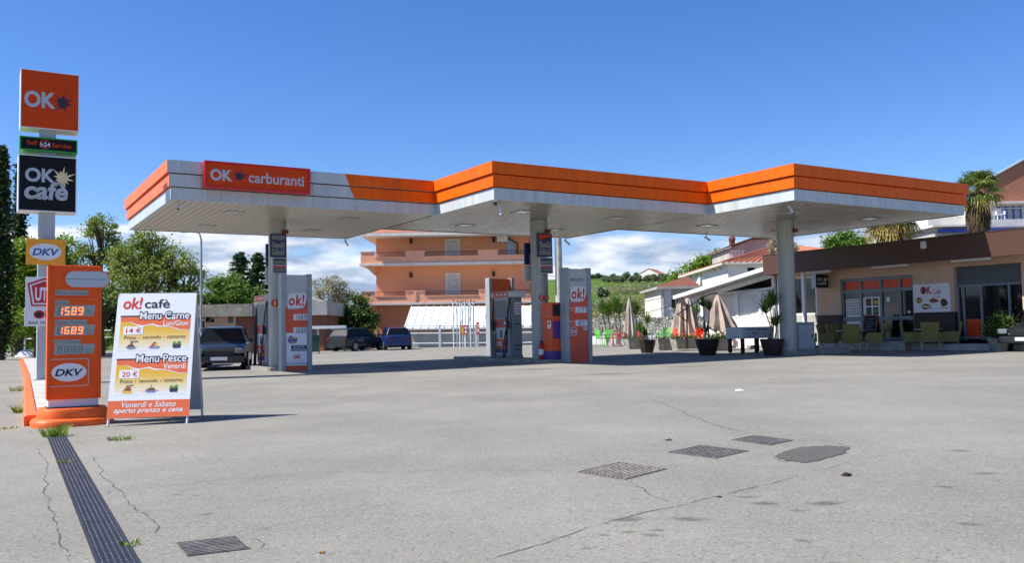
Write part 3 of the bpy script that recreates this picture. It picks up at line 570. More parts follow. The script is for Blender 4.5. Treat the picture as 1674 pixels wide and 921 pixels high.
F.ellipse(.49, .5, .43, .34, 'sign_white', 1); F.text('DKV', .14, .86, .36, .66, 'logo_blue', 3, .03, .25)
t, F = plate_sign('white plate with a red pentagon and UTA letters half hidden behind the orange price board', (42,453), 104, 503, .83, 'sign_white')
F.poly([(.03,.20),(.5,.0),(.97,.20),(.86,.98),(.14,.98)], 'crimson', 1, 'pentagon_logo'); F.poly([(.09,.25),(.5,.07),(.91,.25),(.82,.92),(.18,.92)], 'sign_white', 2, 'pentagon_logo'); F.poly([(.14,.28),(.5,.12),(.86,.28),(.78,.87),(.22,.87)], 'crimson', 3, 'pentagon_logo'); F.text('UTA', .24, .76, .33, .80, 'sign_white', 4, .04)
t, F = plate_sign('white plate reading OK BAR NUOVA below the red pentagon', (40,503), 104, 534, .83, 'sign_white')
F.text('OK', .22, .80, .12, .62, 'crimson', 3, .04); F.ellipse(.36, .37, .10, .15, 'text_black', 4); F.text('BAR NUOVA', .10, .92, .74, .92, 'text_brown', 3, .01)

# orange price board on its plinth
_p = uv(-3.27, -12.05)*1.05; TU, TV = to_uv(_p)
g0 = uv(TU, TV)[2]
t = thing('sign_plinth', 'orange painted round ended concrete plinth under the price board', 'plinth', uv(TU, TV, g0), FRONT)
mb = MB(); n = 40; V = []; prof = [(.47,-.02),(.475,.05),(.455,.085),(.405,.105),(.395,.20),(.38,.225),(.10,.228)]
for r, z in prof:
    for j in range(n):
        a = 2*math.pi*j/n; cx, sx = math.cos(a), math.sin(a); ex = 2/3.0
        V.append((r*math.copysign(abs(cx)**ex, cx)*1.04, r*math.copysign(abs(sx)**ex, sx)*.95, z))
mb.add(V, [(i*n+j, i*n+(j+1) % n, (i+1)*n+(j+1) % n, (i+1)*n+j) for i in range(len(prof)-1) for j in range(n)]+[tuple(range((len(prof)-1)*n, len(prof)*n))]); mb.build('plinth', 'plinth_orange', t, True)
vf = TV-.16; u0, u1, z0, z1 = panel((79,433), 166, 655, vf); W, H = u1-u0, z1-z0; zf = g0+.228
t = thing('price_board', 'tall orange fuel price board with lit digits and a DKV panel', 'price sign', uv((u0+u1)/2, vf+.15, zf), FRONT)
w = W/2; hb = z0-zf
mb = MB(); mb.bbox(-w, w, -.15, .15, hb, hb+H, .018); mb.build('cabinet', 'totem_orange', t)
mb = MB(); mb.box(-w+.02, w-.02, -.11, .11, 0, hb); mb.build('foot', 'sign_white', t); mb = MB(); mb.box(-w, w, -.15, .15, -.001, .012); mb.build('base_plate', 'dark_metal', t)
mb = MB(); mb.box(-w-.004, -w+.035, -.162, -.14, hb, hb+H); mb.box(w-.03, w+.004, -.162, -.14, hb, hb+H); mb.build('edge_trim', 'totem_orange', t)
F = Face(t, -w, w, hb, hb+H, -.15)
o = F.rect(.29, 1.17, .036, .175, 'totem_orange', 26, 'blank_badge', .125); F.rect(.315, 1.15, .045, .165, 'sign_grey', 28, 'blank_badge', .11)
for b in (.255, .405, .55, .69): F.rect(.03, .97, b, b+.003, 'kerb_orange', 1, 'joint')
def lab(a0, a1, b0, b1, s): F.rect(a0-.01, a1+.01, b0-.004, b1+.004, 'lcd_grey', 1, 'label_strip'); F.text(s, a0, a1, b0, b1, 'lcd_dim', 3, .01, .1)
lab(.14, .74, .192, .222, 'Pieno Servizio'); F.rect(.13, .84, .236, .241, 'sign_red', 1, 'rule'); lab(.14, .38, .268, .292, 'Diesel'); lab(.14, .72, .414, .440, 'Senza Piombo'); lab(.13, .60, .562, .588, 'Hi Q Diesel')
for b0, b1, dg in ((.303, .385, '1589'), (.450, .527, '1689'), (.595, .668, '')):
    F.poly([(.14,b0),(.89,b0-.004),(.86,b1-.004),(.115,b1)], 'lcd_grey', 1, 'display')
    F.digits(dg or '    ', .16, .67, b0+.012, b1-.012, 'digit_glow' if dg else 'digit_dark', 3, .13, 'lcd_dim') if dg else F.digits('8888', .16, .67, b0+.012, b1-.012, 'lcd_dim', 3, .13)
    for k, s in enumerate(('Euro', 'Litro')): F.text(s, .71, .83, b0+.03+k*.02, b0+.044+k*.02, 'lcd_dim', 3, .01)
F.rect(.035, .775, .70, .905, 'sign_grey', 1, 'frame', .03); F.rect(.05, .76, .705, .90, 'totem_orange', 2, 'card_panel', .025); F.ellipse(.405, .80, .325, .068, 'sign_white', 3); F.text('DKV', .14, .67, .775, .828, 'text_navy', 5, .03, .25)

# ------------------------------------------------------------------ A board
pa, pb = G(178,697), G(305,694); ROT = R_(10); cx = (pa+pb)/2; SPR = .56
wv = np.linalg.norm((pb-pa)[:2])
t = thing('sandwich_board', 'white folding menu board reading OK cafè standing on the asphalt', 'menu board', (cx[0]-math.sin(ROT)*SPR, cx[1]+math.cos(ROT)*SPR, gz(cx[0])), ROT)
HT = at(251, 481, cx[1]+SPR)[2]-gz(cx[0]); hw = wv/2
TH = math.atan2(SPR, HT); LEN = math.hypot(SPR, HT)
def legs(sgn):
    for sx in (-1, 1):
        mb = MB(); mb.tube([(sx*(hw-.02), sgn*SPR, 0), (sx*(hw-.02), sgn*.012, HT-.01)], .016, 8); mb.build('leg', 'white_metal', t)
legs(-1); legs(1)
mb = MB(); mb.box(-hw, hw, -.012, .012, 0, LEN-.10); fb = mb.build('front_board', 'poster_white', t); fb.location = (0, -SPR*(1-.10/LEN)-.012, HT*.10/LEN); fb.rotation_euler = (-TH, 0, 0)
mb = MB(); mb.box(-hw, hw, -.012, .012, 0, LEN-.10); bb = mb.build('back_board', 'sign_grey', t); bb.location = (0, SPR*(1-.10/LEN)+.012, HT*.10/LEN); bb.rotation_euler = (TH, 0, 0)
mb = MB()
for sx in (-1, 1): mb.tube([(sx*(hw-.03), -SPR*.52, HT*.48), (sx*(hw-.03), SPR*.52, HT*.48)], .007, 6)
mb.build('spreader', 'grey_metal', t); mb = MB(); mb.box(-hw+.01, hw-.01, -.02, .02, HT-.02, HT+.012); mb.build('hinge', 'white_metal', t)
F = Face(fb, -hw, hw, 0, LEN-.10, -.012)
F.text('ok!', .075, .315, .030, .130, 'text_red', 4, .022, .12); F.text('cafè', .345, .665, .048, .124, 'text_black', 4, .012)
def dish(kind, a, b):
    if kind == 'pasta':
        F.poly([(a-.07,b+.012),(a+.07,b+.012),(a+.04,b+.028),(a-.04,b+.028)], 'plate_blue', 3, 'dish_picture'); F.poly([(a-.055,b+.011),(a-.04,b-.006),(a,b-.014),(a+.03,b-.006),(a+.05,b+.011)], 'food_brown', 3, 'dish_picture'); F.poly([(a-.012,b-.01),(a+.012,b-.01),(a+.010,b-.042),(a-.012,b-.044)], 'food_brown', 4, 'dish_picture'); F.poly([(a-.01,b-.036),(a+.08,b-.040),(a+.08,b-.031),(a-.01,b-.026)], 'lcd_dim', 5, 'dish_picture')
    elif kind == 'roast':
        F.poly([(a-.075,b+.01),(a+.075,b+.01),(a+.055,b+.027),(a-.055,b+.027)], 'plate_blue', 3, 'dish_picture'); F.poly([(a-.055,b+.009),(a-.03,b-.012),(a-.005,b-.022),(a,b+.009)], 'food_red', 3, 'dish_picture'); F.poly([(a,b+.009),(a+.005,b-.020),(a+.035,b-.014),(a+.055,b+.009)], 'food_yellow', 3, 'dish_picture'); F.poly([(a-.025,b-.016),(a-.005,b-.03),(a+.02,b-.026),(a+.01,b-.016)], 'food_brown', 4, 'dish_picture')
    elif kind == 'salad':
        F.poly([(a-.055,b-.004),(a+.055,b-.004),(a+.045,b+.026),(a-.045,b+.026)], 'bowl_dark', 3, 'dish_picture'); F.poly([(a-.052,b-.005),(a-.05,b-.025),(a-.02,b-.03),(a-.005,b-.005)], 'food_green', 3, 'dish_picture'); F.poly([(a-.004,b-.005),(a+.01,b-.03),(a+.045,b-.032),(a+.055,b-.005)], 'food_green', 3, 'dish_picture'); F.poly([(a-.02,b-.006),(a-.008,b-.018),(a+.012,b-.006)], 'food_red', 4, 'dish_picture')
    elif kind == 'seafood':
        F.poly([(a-.06,b+.008),(a+.06,b+.008),(a+.05,b+.028),(a-.05,b+.028)], 'food_yellow', 3, 'dish_picture'); F.poly([(a-.05,b+.007),(a-.03,b-.01),(a+.04,b-.01),(a+.05,b+.007)], 'food_brown', 3, 'dish_picture'); F.poly([(a-.03,b-.011),(a-.01,b-.026),(a+.04,b-.022),(a+.04,b-.011)], 'food_red', 3, 'dish_picture'); F.poly([(a-.02,b-.034),(a+.07,b-.040),(a+.07,b-.031),(a-.02,b-.026)], 'lcd_dim', 4, 'dish_picture')
    else:
        F.poly([(a-.10,b+.013),(a+.10,b+.013),(a+.10,b+.016),(a-.10,b+.016)], 'text_black', 2, 'dish_picture'); F.poly([(a-.065,b+.010),(a+.065,b+.010),(a+.05,b+.026),(a-.05,b+.026)], 'plate_blue', 3, 'dish_picture'); F.poly([(a-.06,b-.01),(a-.045,b),(a-.02,b-.012),(a+.03,b-.012),(a+.06,b+.002),(a+.03,b+.010),(a-.03,b+.010),(a-.06,b+.009)], 'food_brown', 4, 'dish_picture'); F.poly([(a-.01,b-.02),(a,b-.036),(a+.008,b-.034),(a,b-.02)], 'lcd_dim', 4, 'dish_picture')
GOLD = ['gold_a', 'gold_b', 'gold_c', 'gold_d', 'gold_e', 'gold_f', 'gold_g']
for i, k in enumerate(GOLD): f = i/6.5; dm(k, tuple(int(a+(b-a)*f) for a, b in zip((222,172,52), (226,228,230))), .45, var=.02)
def menu(db, title, sub, price, ks):
    b0, b1 = .196+db, .475+db
    for i, k in enumerate(GOLD): c0 = b0+(b1-b0)*(.30+.70*i/7 if i else 0); c1 = b0+(b1-b0)*(.30+.70*(i+1)/7); F.rect(.06, .945, c0, c1, k, 1, 'menu_panel')
    torn = [(.06,.232),(.15,.236),(.20,.238),(.26,.256),(.33,.266),(.39,.262),(.47,.252),(.52,.266),(.60,.272),(.68,.276),(.76,.290),(.83,.304),(.945,.306)]
    F.poly([(.06,b0),(.945,b0)]+[(a, b+db) for a, b in reversed(torn)], 'poster_orange', 2, 'menu_panel')
    low = [(.12,.236),(.20,.242),(.27,.268),(.33,.276),(.40,.268),(.47,.263),(.53,.281),(.60,.279),(.68,.281),(.76,.297),(.83,.309),(.945,.309)]
    F.poly([(a, b+db) for a, b in torn[1:]]+[(a, b+db) for a, b in reversed(low)], 'poster_white', 3, 'torn_edge')
    F.rect(.055, .95, b0-.012, b0, 'text_navy', 1, 'rule'); F.text(title, .30, .925, b0-.040, b0+.022, 'poster_white', 5, .012, 0, outline=('text_navy', .085, .010, .009))
    F.text(sub, .60 if '/' in sub else .64, .92, b0+.032, b0+.076, 'poster_white', 4, .008); F.rect(.105, .352, .275+db, .342+db, 'poster_white', 4, 'price_tag', .012); F.text(price, .14, .33, .286+db, .330+db, 'text_red', 6, .010)
    F.text('Primo', .125, .275, .350+db, .381+db, 'text_brown', 3, 0.004); F.text('+', .30, .322, .358+db, .374+db, 'text_red', 3, .01); F.text('secondo', .355, .585, .350+db, .377+db, 'text_brown', 3, 0.004); F.text('+', .612, .634, .358+db, .374+db, 'text_red', 3, .01); F.text('contorno', .66, .895, .352+db, .377+db, 'text_brown', 3, 0.004)
    for k, a in zip(ks, (.22, .51, .79)): dish(k, a, .432+db)
menu(0, 'Menu Carne', 'Lun/Giov', '14 €', ('pasta', 'roast', 'salad')); menu(.352, 'Menu Pesce', 'Venerdì', '20 €', ('seafood', 'fish', 'salad'))
F.rect(0, 1, .868, 1, 'poster_orange', 1, 'menu_panel'); F.text('Venerdì e Sabato', .17, .83, .878, .922, 'poster_white', 3, .004, .25); F.text('aperto pranzo e cena', .08, .92, .931, .975, 'poster_white', 3, .014, .25)

# ================================================================== PUMP ISLANDS
def price_totem(lab_, pl, pr, ptop, v, served, rows):
    ua, ub = on_v(pl, ptop, v)[0], on_v(pr, ptop, v)[0]; zt = on_v((pl+pr)/2, ptop+1, v)[1]; b = uv((ua+ub)/2, v+.15); W = ub-ua; w = W/2; H = zt-b[2]
    t = thing('price_totem', lab_, 'price sign', b, FRONT, 'price totems on the pump islands')
    p = W*.135
    for sx in (-1, 1): mb = MB(); x0, x1 = sorted((sx*w, sx*(w-p))); mb.bbox(x0, x1, -.15, .20, 0, H, .012); mb.build('post', 'grey_metal', t)
    mb = MB(); mb.box(-w+p, w-p, -.10, .15, .02, H-.03); mb.build('core', 'sign_grey', t)
    F = Face(t, -w+p, w-p, .0, H-.03, -.10)
    F.poly([(0,.33),(.12,.33),(.12,.36),(.55,.36),(.8,.345),(.88,.28),(1,.262),(1,1),(0,1)], 'panel_salmon', 1)
    F.poly([(.18,.19),(.92,.19),(.92,.285),(.86,.325),(.76,.345),(.12,.345),(.12,.235)], 'sign_white', 2, 'logo_panel')
    F.text('ok!', .16, .86, .205, .325, 'text_red', 4, .03, .1, spacing=1.12)
    if served: F.text('SERVITO', .10, .80, .102, .135, 'text_brown', 2, .02)
    for i, d in enumerate(rows):
        b0 = .41+i*.14; F.rect(.34 if served else .36, .98, b0, b0+.062, 'sign_white', 2, 'display'); F.digits(d, .38, .96, b0+.009, b0+.053, 'digit_dark', 4, .08)
        if served: F.text(('DIESEL', 'SENZA PB')[i], .02, .28, b0+.005, b0+.022, 'sign_white', 3, .005); F.text('Euro/Lt', .12, .28, b0+.034, b0+.046, 'sign_white', 3, 0)
    if served:
        F.poly([(.05,.640),(.24,.62),(.43,.640),(.38,.715),(.10,.715)], 'sign_white', 2, 'pentagon_logo'); F.poly([(.08,.645),(.24,.628),(.40,.645),(.355,.708),(.125,.708)], 'crimson', 3, 'pentagon_logo'); F.text('UTA', .12, .36, .65, .697, 'sign_white', 4, .04)
        F.rect(.76, .95, .622, .658, 'sign_white', 2, 'sticker'); F.rect(.80, .91, .634, .648, 'logo_blue', 3, 'sticker')
    else:
        F.rect(.03, .97, .605, .945, 'poster_white', 2, 'poster'); F.poly([(.10,.665),(.22,.63),(.30,.645),(.55,.66),(.50,.715),(.25,.72),(.12,.70)], 'logo_blue', 3, 'logo'); F.text('promo', .14, .50, .655, .682, 'food_yellow', 5, .03, .1); F.text('vinci', .20, .52, .688, .714, 'food_yellow', 5, .03, .1)
        F.rect(.26, .95, .735, .795, 'text_navy', 3, 'panel', .03); F.text('RICARICHE', .36, .85, .742, .763, 'sign_white', 5, .01); F.text('TELEFONICHE', .30, .91, .769, .789, 'sign_white', 5, .01); F.text('ok!', .36, .68, .825, .875, 'text_red', 3, .04, .1); F.rect(.03, .97, .918, .932, 'sign_grey', 3, 'rule')
    return t
price_totem('grey framed price totem showing 1589 and phone top up poster by the left column', 460, 510, 447, 2.15, False, ('1589', '1689'))
price_totem('grey framed price totem headed SERVITO by the middle column', 924, 966, 437, -1.35, True, ('1777', '187 '))
# open framed board at the back of the second island
ua, ub = on_v(797, 454, 4.5)[0], on_v(838, 454, 4.5)[0]; zt = on_v(815, 455, 4.5)[1]; b = uv((ua+ub)/2, 4.5); w = (ub-ua)/2; H = zt-b[2]
t = thing('board_frame', 'grey post frame holding a plain orange board at the back of the middle island', 'sign', b, FRONT)
for sx in (-1, 1): mb = MB(); x0, x1 = sorted((sx*w, sx*(w-.13))); mb.bbox(x0, x1, -.12, .2, 0, H, .012); mb.build('post', 'grey_metal', t)
mb = MB(); mb.box(-w+.13, w-.13, -.03, .03, H*.40, H-.03); pb_ = mb.build('board', 'pump_orange', t); F = Face(pb_, -w+.13, w-.13, H*.4, H-.03, -.03); F.rect(.34, .66, .58, .80, 'poster_white', 1, 'notice')
for k in range(3): F.rect(.40, .60, .62+k*.055, .645+k*.055, 'text_red' if k < 2 else 'text_black', 2, 'notice_marks')
mb = MB(); mb.box(-w+.13, w-.13, -.05, .05, 0.02, H*.28); mb.build('lower_panel', 'grey_metal', t)

def fuel_pump(lab_, u, v, num):
    t = thing('fuel_pump', lab_, 'fuel pump', uv(u, v)+Vector((0,0,.12)), LEFT, 'fuel pumps on the islands')
    W, D, H = .60, .28, 2.10        # half width along the island, half depth
    mb = MB(); mb.bbox(-W+.10, W-.02, -D+.04, D-.04, .0, .10, .01); mb.build('base', 'pump_dark', t)
    mb = MB(); mb.bbox(-W+.14, W-.14, -D, D, .10, H, .015); body = mb.build('body', 'pump_grey', t)
    mb = MB()
    for sx in (-1, 1): x0, x1 = sorted((sx*(W-.14), sx*W)); mb.bbox(x0, x1, -D+.08, D-.08, .08, H-.02, .01)
    mb.build('hose_column', 'pump_dark', t)
    mb = MB(); mb.bbox(-W-.02, W+.02, -D-.06, D+.06, H, H+.21, .015); mb.build('header', 'sign_white', t)
    F = Face(t, -W-.02, W+.02, H, H+.21, -D-.06); F.rect(.005, .995, .04, .96, 'panel_salmon', 1, 'header_panel'); F.text('OK', .04, .20, .2, .8, 'sign_white', 3, .03)
    for k in range(3): F.rect(.32+k*.22, .45+k*.22, .38, .62, 'sign_white', 2, 'header_marks')
    F = Face(t, -W+.16, W-.16, .12, H-.04, -D)
    F.rect(0, 1, .02, .36, 'pump_dark', 1, 'display_bezel'); F.rect(.06, .94, .05, .33, 'lcd_dim', 2, 'display'); F.rect(.0, 1, .37, .52, 'panel_red', 2, 'button_panel'); F.rect(.18, .34, .41, .46, 'pump_purple', 3, 'button'); F.rect(.44, .60, .41, .46, 'pump_purple', 3, 'button'); F.rect(.72, .84, .41, .46, 'sign_white', 3, 'button')
    F.rect(.40, .56, .56, .70, 'black_plastic', 3, 'card_reader'); F.rect(0, 1, .72, .97, 'pump_orange', 2, 'skirt_panel'); F.rect(0, 1, .90, .97, 'pump_purple', 3, 'skirt_panel'); F.text('OK', .08, .56, .765, .855, 'sign_white', 4, .03); F.burst(.74, .81, .16, .045, 'pump_purple', 4)
    for k, mm in enumerate(('food_yellow', 'food_green', 'plate_blue', 'food_yellow')): F.rect(.10+k*.2, .22+k*.2, .875, .895, mm, 4, 'skirt_marks')
    # notice and vents on the end wall
    mb = MB(); mb.box(W+.001, W+.004, -.10, .16, 1.50, 1.92); nn = mb.build('notice', 'poster_white', t); mb = MB()
    for r in range(4):
        for c in range(3): mb.box(W+.0045, W+.0055, -.08+c*.08, -.03+c*.08, 1.55+r*.09, 1.60+r*.09, 0)
    mb.build('notice_marks', 'text_red', nn)
    for z in (1.15, .42, .28): mb = MB(); mb.box(W+.001, W+.005, -.14, .16, z, z+.035); mb.build('vent', 'black_plastic', t)
    for sx in (-1, 1):
        for k in (0, 1):
            x = sx*(W-.06-.07*k); y0 = -D-.02+.02*k
            h_ = MB(); sw = .10+.05*k; h_.tube([(x, y0+.06, H-.04), (x, y0-.02, 1.6), (x-.02*sx, y0-.05, 1.0), (x-.05*sx, y0-.07, .45), (x-.10*sx, y0-.10, .06+.04*k), (x-.16*sx, y0-.11, -.04), (x-.22*sx, y0-.10, .06), (x-.20*sx, y0-.08, .5), (x-.10*sx, y0-.05, .95), (x-.02*sx, y0-.03, 1.15)], .017, 7)
            ho = h_.build('hose', 'hose', t, True); n_ = MB(); n_.bbox(x-.03, x+.03, y0-.09, y0+.02, 1.02, 1.28, .015); n_.tube([(x, y0-.05, 1.26), (x, y0-.11, 1.40)], .014); no = n_.build('nozzle', 'green_grip' if k else 'black_plastic', t)
    return t
fuel_pump('grey pump with OK on its orange skirt in front of the orange board', 11.58, 2.05, 3)
fuel_pump('grey pump with salmon header left of the price totem showing 1589', 3.90, 4.55, 1)

# payment terminal, extinguisher, number plates, column signs
t = thing('payment_terminal', 'orange and purple payment terminal between the middle column and the SERVITO totem', 'payment terminal', uv(11.62, -.72)+Vector((0,0,.12)), LEFT)
mb = MB(); mb.bbox(-.26, .26, -.24, .24, .0, .26, .01); mb.build('plinth', 'pump_purple', t); mb = MB(); mb.bbox(-.26, .26, -.24, .24, .26, 1.30, .012); mb.build('body', 'pump_orange', t); mb = MB(); mb.bbox(-.28, .28, -.27, .26, 1.30, 1.82, .015); mb.build('head', 'pump_orange', t)
mb = MB(); mb.box(.285, .29, -.2, .2, 1.38, 1.76); mb.build('screen', 'black_plastic', t); mb = MB(); mb.box(.262, .268, -.2, .2, .66, 1.22); mb.build('key_panel', 'pump_purple', t); F = Face(t, -.24, .24, .3, 1.28, -.24); F.rect(.55, .95, .05, .30, 'poster_white', 1, 'notice'); F.rect(.6, .9, .1, .16, 'text_red', 2, 'notice_marks')
t = thing('fire_extinguisher', 'red fire extinguisher standing beside the middle column', 'extinguisher', uv(11.34, -.42)+Vector((0,0,.12)), FRONT)
mb = MB(); mb.lathe([(.02,0),(.085,.0),(.09,.03),(.09,.42),(.07,.49),(.03,.53)], 18); mb.build('cylinder', 'extinguisher_red', t, True); mb = MB(); mb.lathe([(.03,.53),(.035,.56),(.02,.60)], 12); mb.box(-.02, .09, -.012, .012, .58, .61); mb.build('valve', 'black_plastic', t); mb = MB(); mb.tube([(.02,-.02,.56),(.11,-.05,.52),(.12,-.05,.3),(.10,-.06,.15)], .012); mb.build('hose', 'hose', t); mb = MB(); mb.lathe([(.0915,.14),(.0915,.32)], 18); mb.build('label', 'poster_white', t)
def number_plate(lab_, px, py, v, s, r=.10):
    u, z = on_v(px, py, v); t = thing('number_plate', lab_, 'sign', uv(u, v, z), FRONT, 'pump number plates'); mb = MB(); n = 6 if s == '1' else 20
    mb.prism([(r*math.cos(2*math.pi*i/n), r*math.sin(2*math.pi*i/n)) for i in range(n)], -.012, .0); mb.build('plate', 'pump_orange', t); Face(t, -r, r, -r, r, -.012).text(s, .40 if s == '1' else .30, .60 if s == '1' else .70, .24, .76, 'sign_white', 1, .04); return t
number_plate('orange six sided plate with number 1 beside the left column', 449, 496, 2.9, '1', .13); number_plate('round orange plate with number 3 on the middle column', 885, 487, -.245, '3', .095); number_plate('round orange plate with number 4 on the middle column beside number 3', 893.5, 487, -.25, '4', .095)
def column_sign(lab_, tl, trx, bly, v, art):
    u0, u1, z0, z1 = panel(tl, trx, bly, v); t = thing('column_sign', lab_, 'sign', uv(u0, v, z0), FRONT, 'price signs hung on the columns'); W, H = u1-u0, z1-z0; zs = H*.415
    mb = MB(); mb.bbox(0, W*.97, 0, .09, zs, H, .008); mb.build('upper_box', 'sign_navy', t); mb = MB(); mb.bbox(.05, W, 0, .08, 0, zs-.02, .008); mb.build('lower_box', 'sign_grey', t); mb = MB(); mb.box(W*.3, W*.7, .09, .14, H*.3, H*.8); mb.build('bracket', 'grey_metal', t)
    F = Face(t, .03, W*.97-.03, zs+.03, H-.03, 0)
    if art: F.poly([(.04,.03),(.96,.03),(.96,.10),(.55,.17),(.04,.26)], 'sign_orange', 2); F.rect(.04, .96, .03, .28, 'digit_dark', 1)
    else: F.rect(.04, .96, .03, .24, 'lcd_dim', 1)
    F.rect(.06, .94, .42, .62, 'lcd_dim', 1, 'display'); F.rect(.06, .94, .76, .96, 'lcd_dim', 1, 'display'); F.text('Diesel', .06, .26, .34, .39, 'sign_white', 2, 0); F.text('Euro', .70, .94, .34, .39, 'sign_white', 2, 0); F.text('Senza Piombo', .06, .52, .67, .72, 'sign_white', 2, 0); F.text('Euro', .70, .94, .67, .72, 'sign_white', 2, 0)
    F = Face(t, .09, W-.04, .03, zs-.05, 0); F.rect(0, 1, .0, .44, 'digit_dark', 1, 'display'); F.rect(0, 1, .52, .64, 'sign_red', 1); F.rect(0, 1, .66, 1, 'digit_dark', 1, 'display'); F.rect(.05, .95, .16, .38, 'lcd_dim', 2, 'display'); F.rect(.05, .95, .72, .92, 'lcd_dim', 2, 'display')
    return t
column_sign('navy and grey price sign on the front of the left column', (442,382), 469, 447, 3.05, False); column_sign('navy price sign with an orange swoosh on the front of the middle column', (879,381), 903, 447, -.38, True)
for u, v, ln in ((3.85, 3.45, 'left'), (11.63, .06, 'middle')):
    t = thing('column_sign', f'dark price sign seen edge on behind the left side of the {ln} column', 'sign', uv(u-(.0 if ln == 'left' else .06), v+.34, 2.72), FRONT+math.pi, 'price signs hung on the columns')
    mb = MB(); mb.bbox(-.27, .27, -.09, 0, .55, 1.28, .008); mb.build('upper_box', 'sign_navy', t); mb = MB(); mb.bbox(-.27, .27, -.08, 0, 0, .52, .008); mb.build('lower_box', 'sign_grey', t); mb = MB(); mb.box(-.1, .1, 0, .06, .4, .9); mb.build('bracket', 'grey_metal', t)
    F = Face(t, -.25, .25, .58, 1.25, -.09); F.rect(.04, .96, .10, .45, 'lcd_dim', 1, 'display'); F.rect(.04, .96, .6, .95, 'lcd_dim', 1, 'display')

# ================================================================== CAFE
UF, UW = 24.4, 25.4
def fx(px, py, U=None): return -on_u(px, py, U or UW)[0]
def fz(px, py, U=None): return on_u(px, py, U or UW)[1]
cafe = thing('cafe_building', 'low beige cafe with deep brown fascia and glazed doors right of the pumps', 'cafe', tuple(uv(UW, 0, 0)), LEFT)
ZFB, ZFT = fz(1310,445,UF), fz(1300,413,UF); XL, XR = fx(1247,430,UF), 14.; YF = UF-UW
mb = MB(); mb.box(XL, XR, YF, YF+.10, ZFB, ZFT); mb.box(XL, XL+.10, YF+.10, 9, ZFB, ZFT); mb.build('fascia', 'brown_fascia', cafe)
mb = MB(); mb.box(XL-.015, XR, YF-.015, YF+.13, ZFT, ZFT+.035); mb.build('fascia_cap', 'brown_dark', cafe)
mb = MB(); mb.box(XL+.10, XR, YF+.10, 9, ZFB+.06, ZFB+.16); mb.build('soffit', 'beige_wall', cafe); mb = MB(); mb.box(XL+.10, XR, YF+.10, 9, ZFT-.15, ZFT-.05); mb.build('roof', 'old_concrete', cafe)
ZC = ZFB+.06; ZFL = fz(1480,557)
x_w0, x_w1 = fx(1270,480), fx(1335,480); x_d0, x_d1 = fx(1374,480), fx(1493,480); x_s0, x_s1 = fx(1560,480), fx(1671,480); z_dt = fz(1493,449); z_st = fz(1562,437); z_b = fz(1525,511)
mb = MB(); mb.box(x_w1, x_d0, 0, .25, z_b, ZC); mb.box(x_d0, x_d1, 0, .25, z_dt, ZC); mb.box(x_d1, x_s0, 0, .25, z_b, ZC); mb.box(x_s0, x_s1, 0, .25, z_st, ZC); mb.box(x_s1, XR, 0, .25, z_b, ZC); mb.box(x_w0, x_w1, 0, .25, fz(1320,452), ZC); mb.build('wall', 'beige_wall', cafe)
for q0, q1 in ((x_w1, x_d0), (x_d1, x_s0), (x_s1, XR)): mb = MB(); mb.box(q0, q1, -.02, .23, -.1, z_b); mb.build('wall_base', 'brown_dark', cafe)
mb = MB(); mb.box(x_w0, XR, 3.2, 3.3, -.1, ZC); mb.box(x_w0, XR, .3, 3.2, -.05, ZFL-.03); mb.build('back_room', 'interior', cafe)
mb = MB(); mb.box(x_d0-.2, x_d1+.4, -1.2, -.02, -.1, ZFL-.01); mb.box(x_d0+.6, x_d1+.1, -1.55, -1.2, -.1, (ZFL+gz(18))*.5); mb.box(x_d1+.4, XR, -.8, -.02, -.1, ZFL-.10); mb.build('step', 'concrete', cafe)
# window bay by the veranda
zt, zb = fz(1320,452), fz(1320,515)
mb = MB(); mb.box(x_w0, x_w1-.002, .02, .22, -.1, zb); mb.build('window_sill_wall', 'grey_wall', cafe)
mb = MB(); zw = zt-.002
for x in (x_w0, (x_w0+x_w1)/2-.2, x_w1-.09): mb.box(x, x+.085, .03, .13, zb, zw)
mb.box(x_w0+.085, x_w1-.09, .04, .12, zb, zb+.07); mb.box(x_w0+.085, x_w1-.09, .04, .12, zw-.07, zw); win = mb.build('window', 'sign_white', cafe); mb = MB(); mb.box(x_w0+.04, x_w1-.04, .075, .085, zb+.03, zw-.03); mb.build('pane', 'dark_glass', win)
x = fx(1314,490,UF+.35); mb = MB(); mb.bbox(x-.07, x+.07, YF+.30, YF+.44, gz(18)+.1, ZFB+.06, .01); mb.build('post', 'sign_white', cafe)
# glazed entrance
W, H = x_d1-x_d0, z_dt-ZFL
def bay(name, x0, x1, z0, z1, xs, zs, mframe, y=.10, th=.065):   # frame with uprights xs and rails zs (fractions)
    mb = MB(); w, h = x1-x0, z1-z0
    for a in xs: mb.box(x0+w*a-th/2 if 0 < a < 1 else (x0+.003 if a == 0 else x1-th), x0+w*a+th/2 if 0 < a < 1 else (x0+th if a == 0 else x1-.003), y-.05, y+.05, z0, z1-.003)
    for b, t_ in zs: mb.box(x0+.01, x1-.01, y-.042, y+.042, z1-h*b-t_, z1-h*b-.004)
    return mb.build(name, mframe, cafe)
fr_ = bay('door', x_d0, x_d1, ZFL, z_dt, (0, .275, .555, .81, 1), ((0,.12), (.18,.14), (.625,.15), (.952,.10)), 'frame_grey', .12, .085)
F = Face(fr_, x_d0, x_d1, ZFL, z_dt, .125)
cols = ((.045,.255), (.295,.53), (.58,.79), (.83,.985))
for a0, a1 in cols: F.rect(a0, a1, .045, .18, 'orange_panel', 2, 'transom_panel')
mb = MB(); mb.box(x_d0+.05, x_d1-.05, .13, .138, ZFL+.03, z_dt-.2*H); mb.build('pane', 'dark_glass', fr_)
F.rect(.045, .255, .33, .62, 'poster_white', 3, 'menu_poster'); mk = MB()
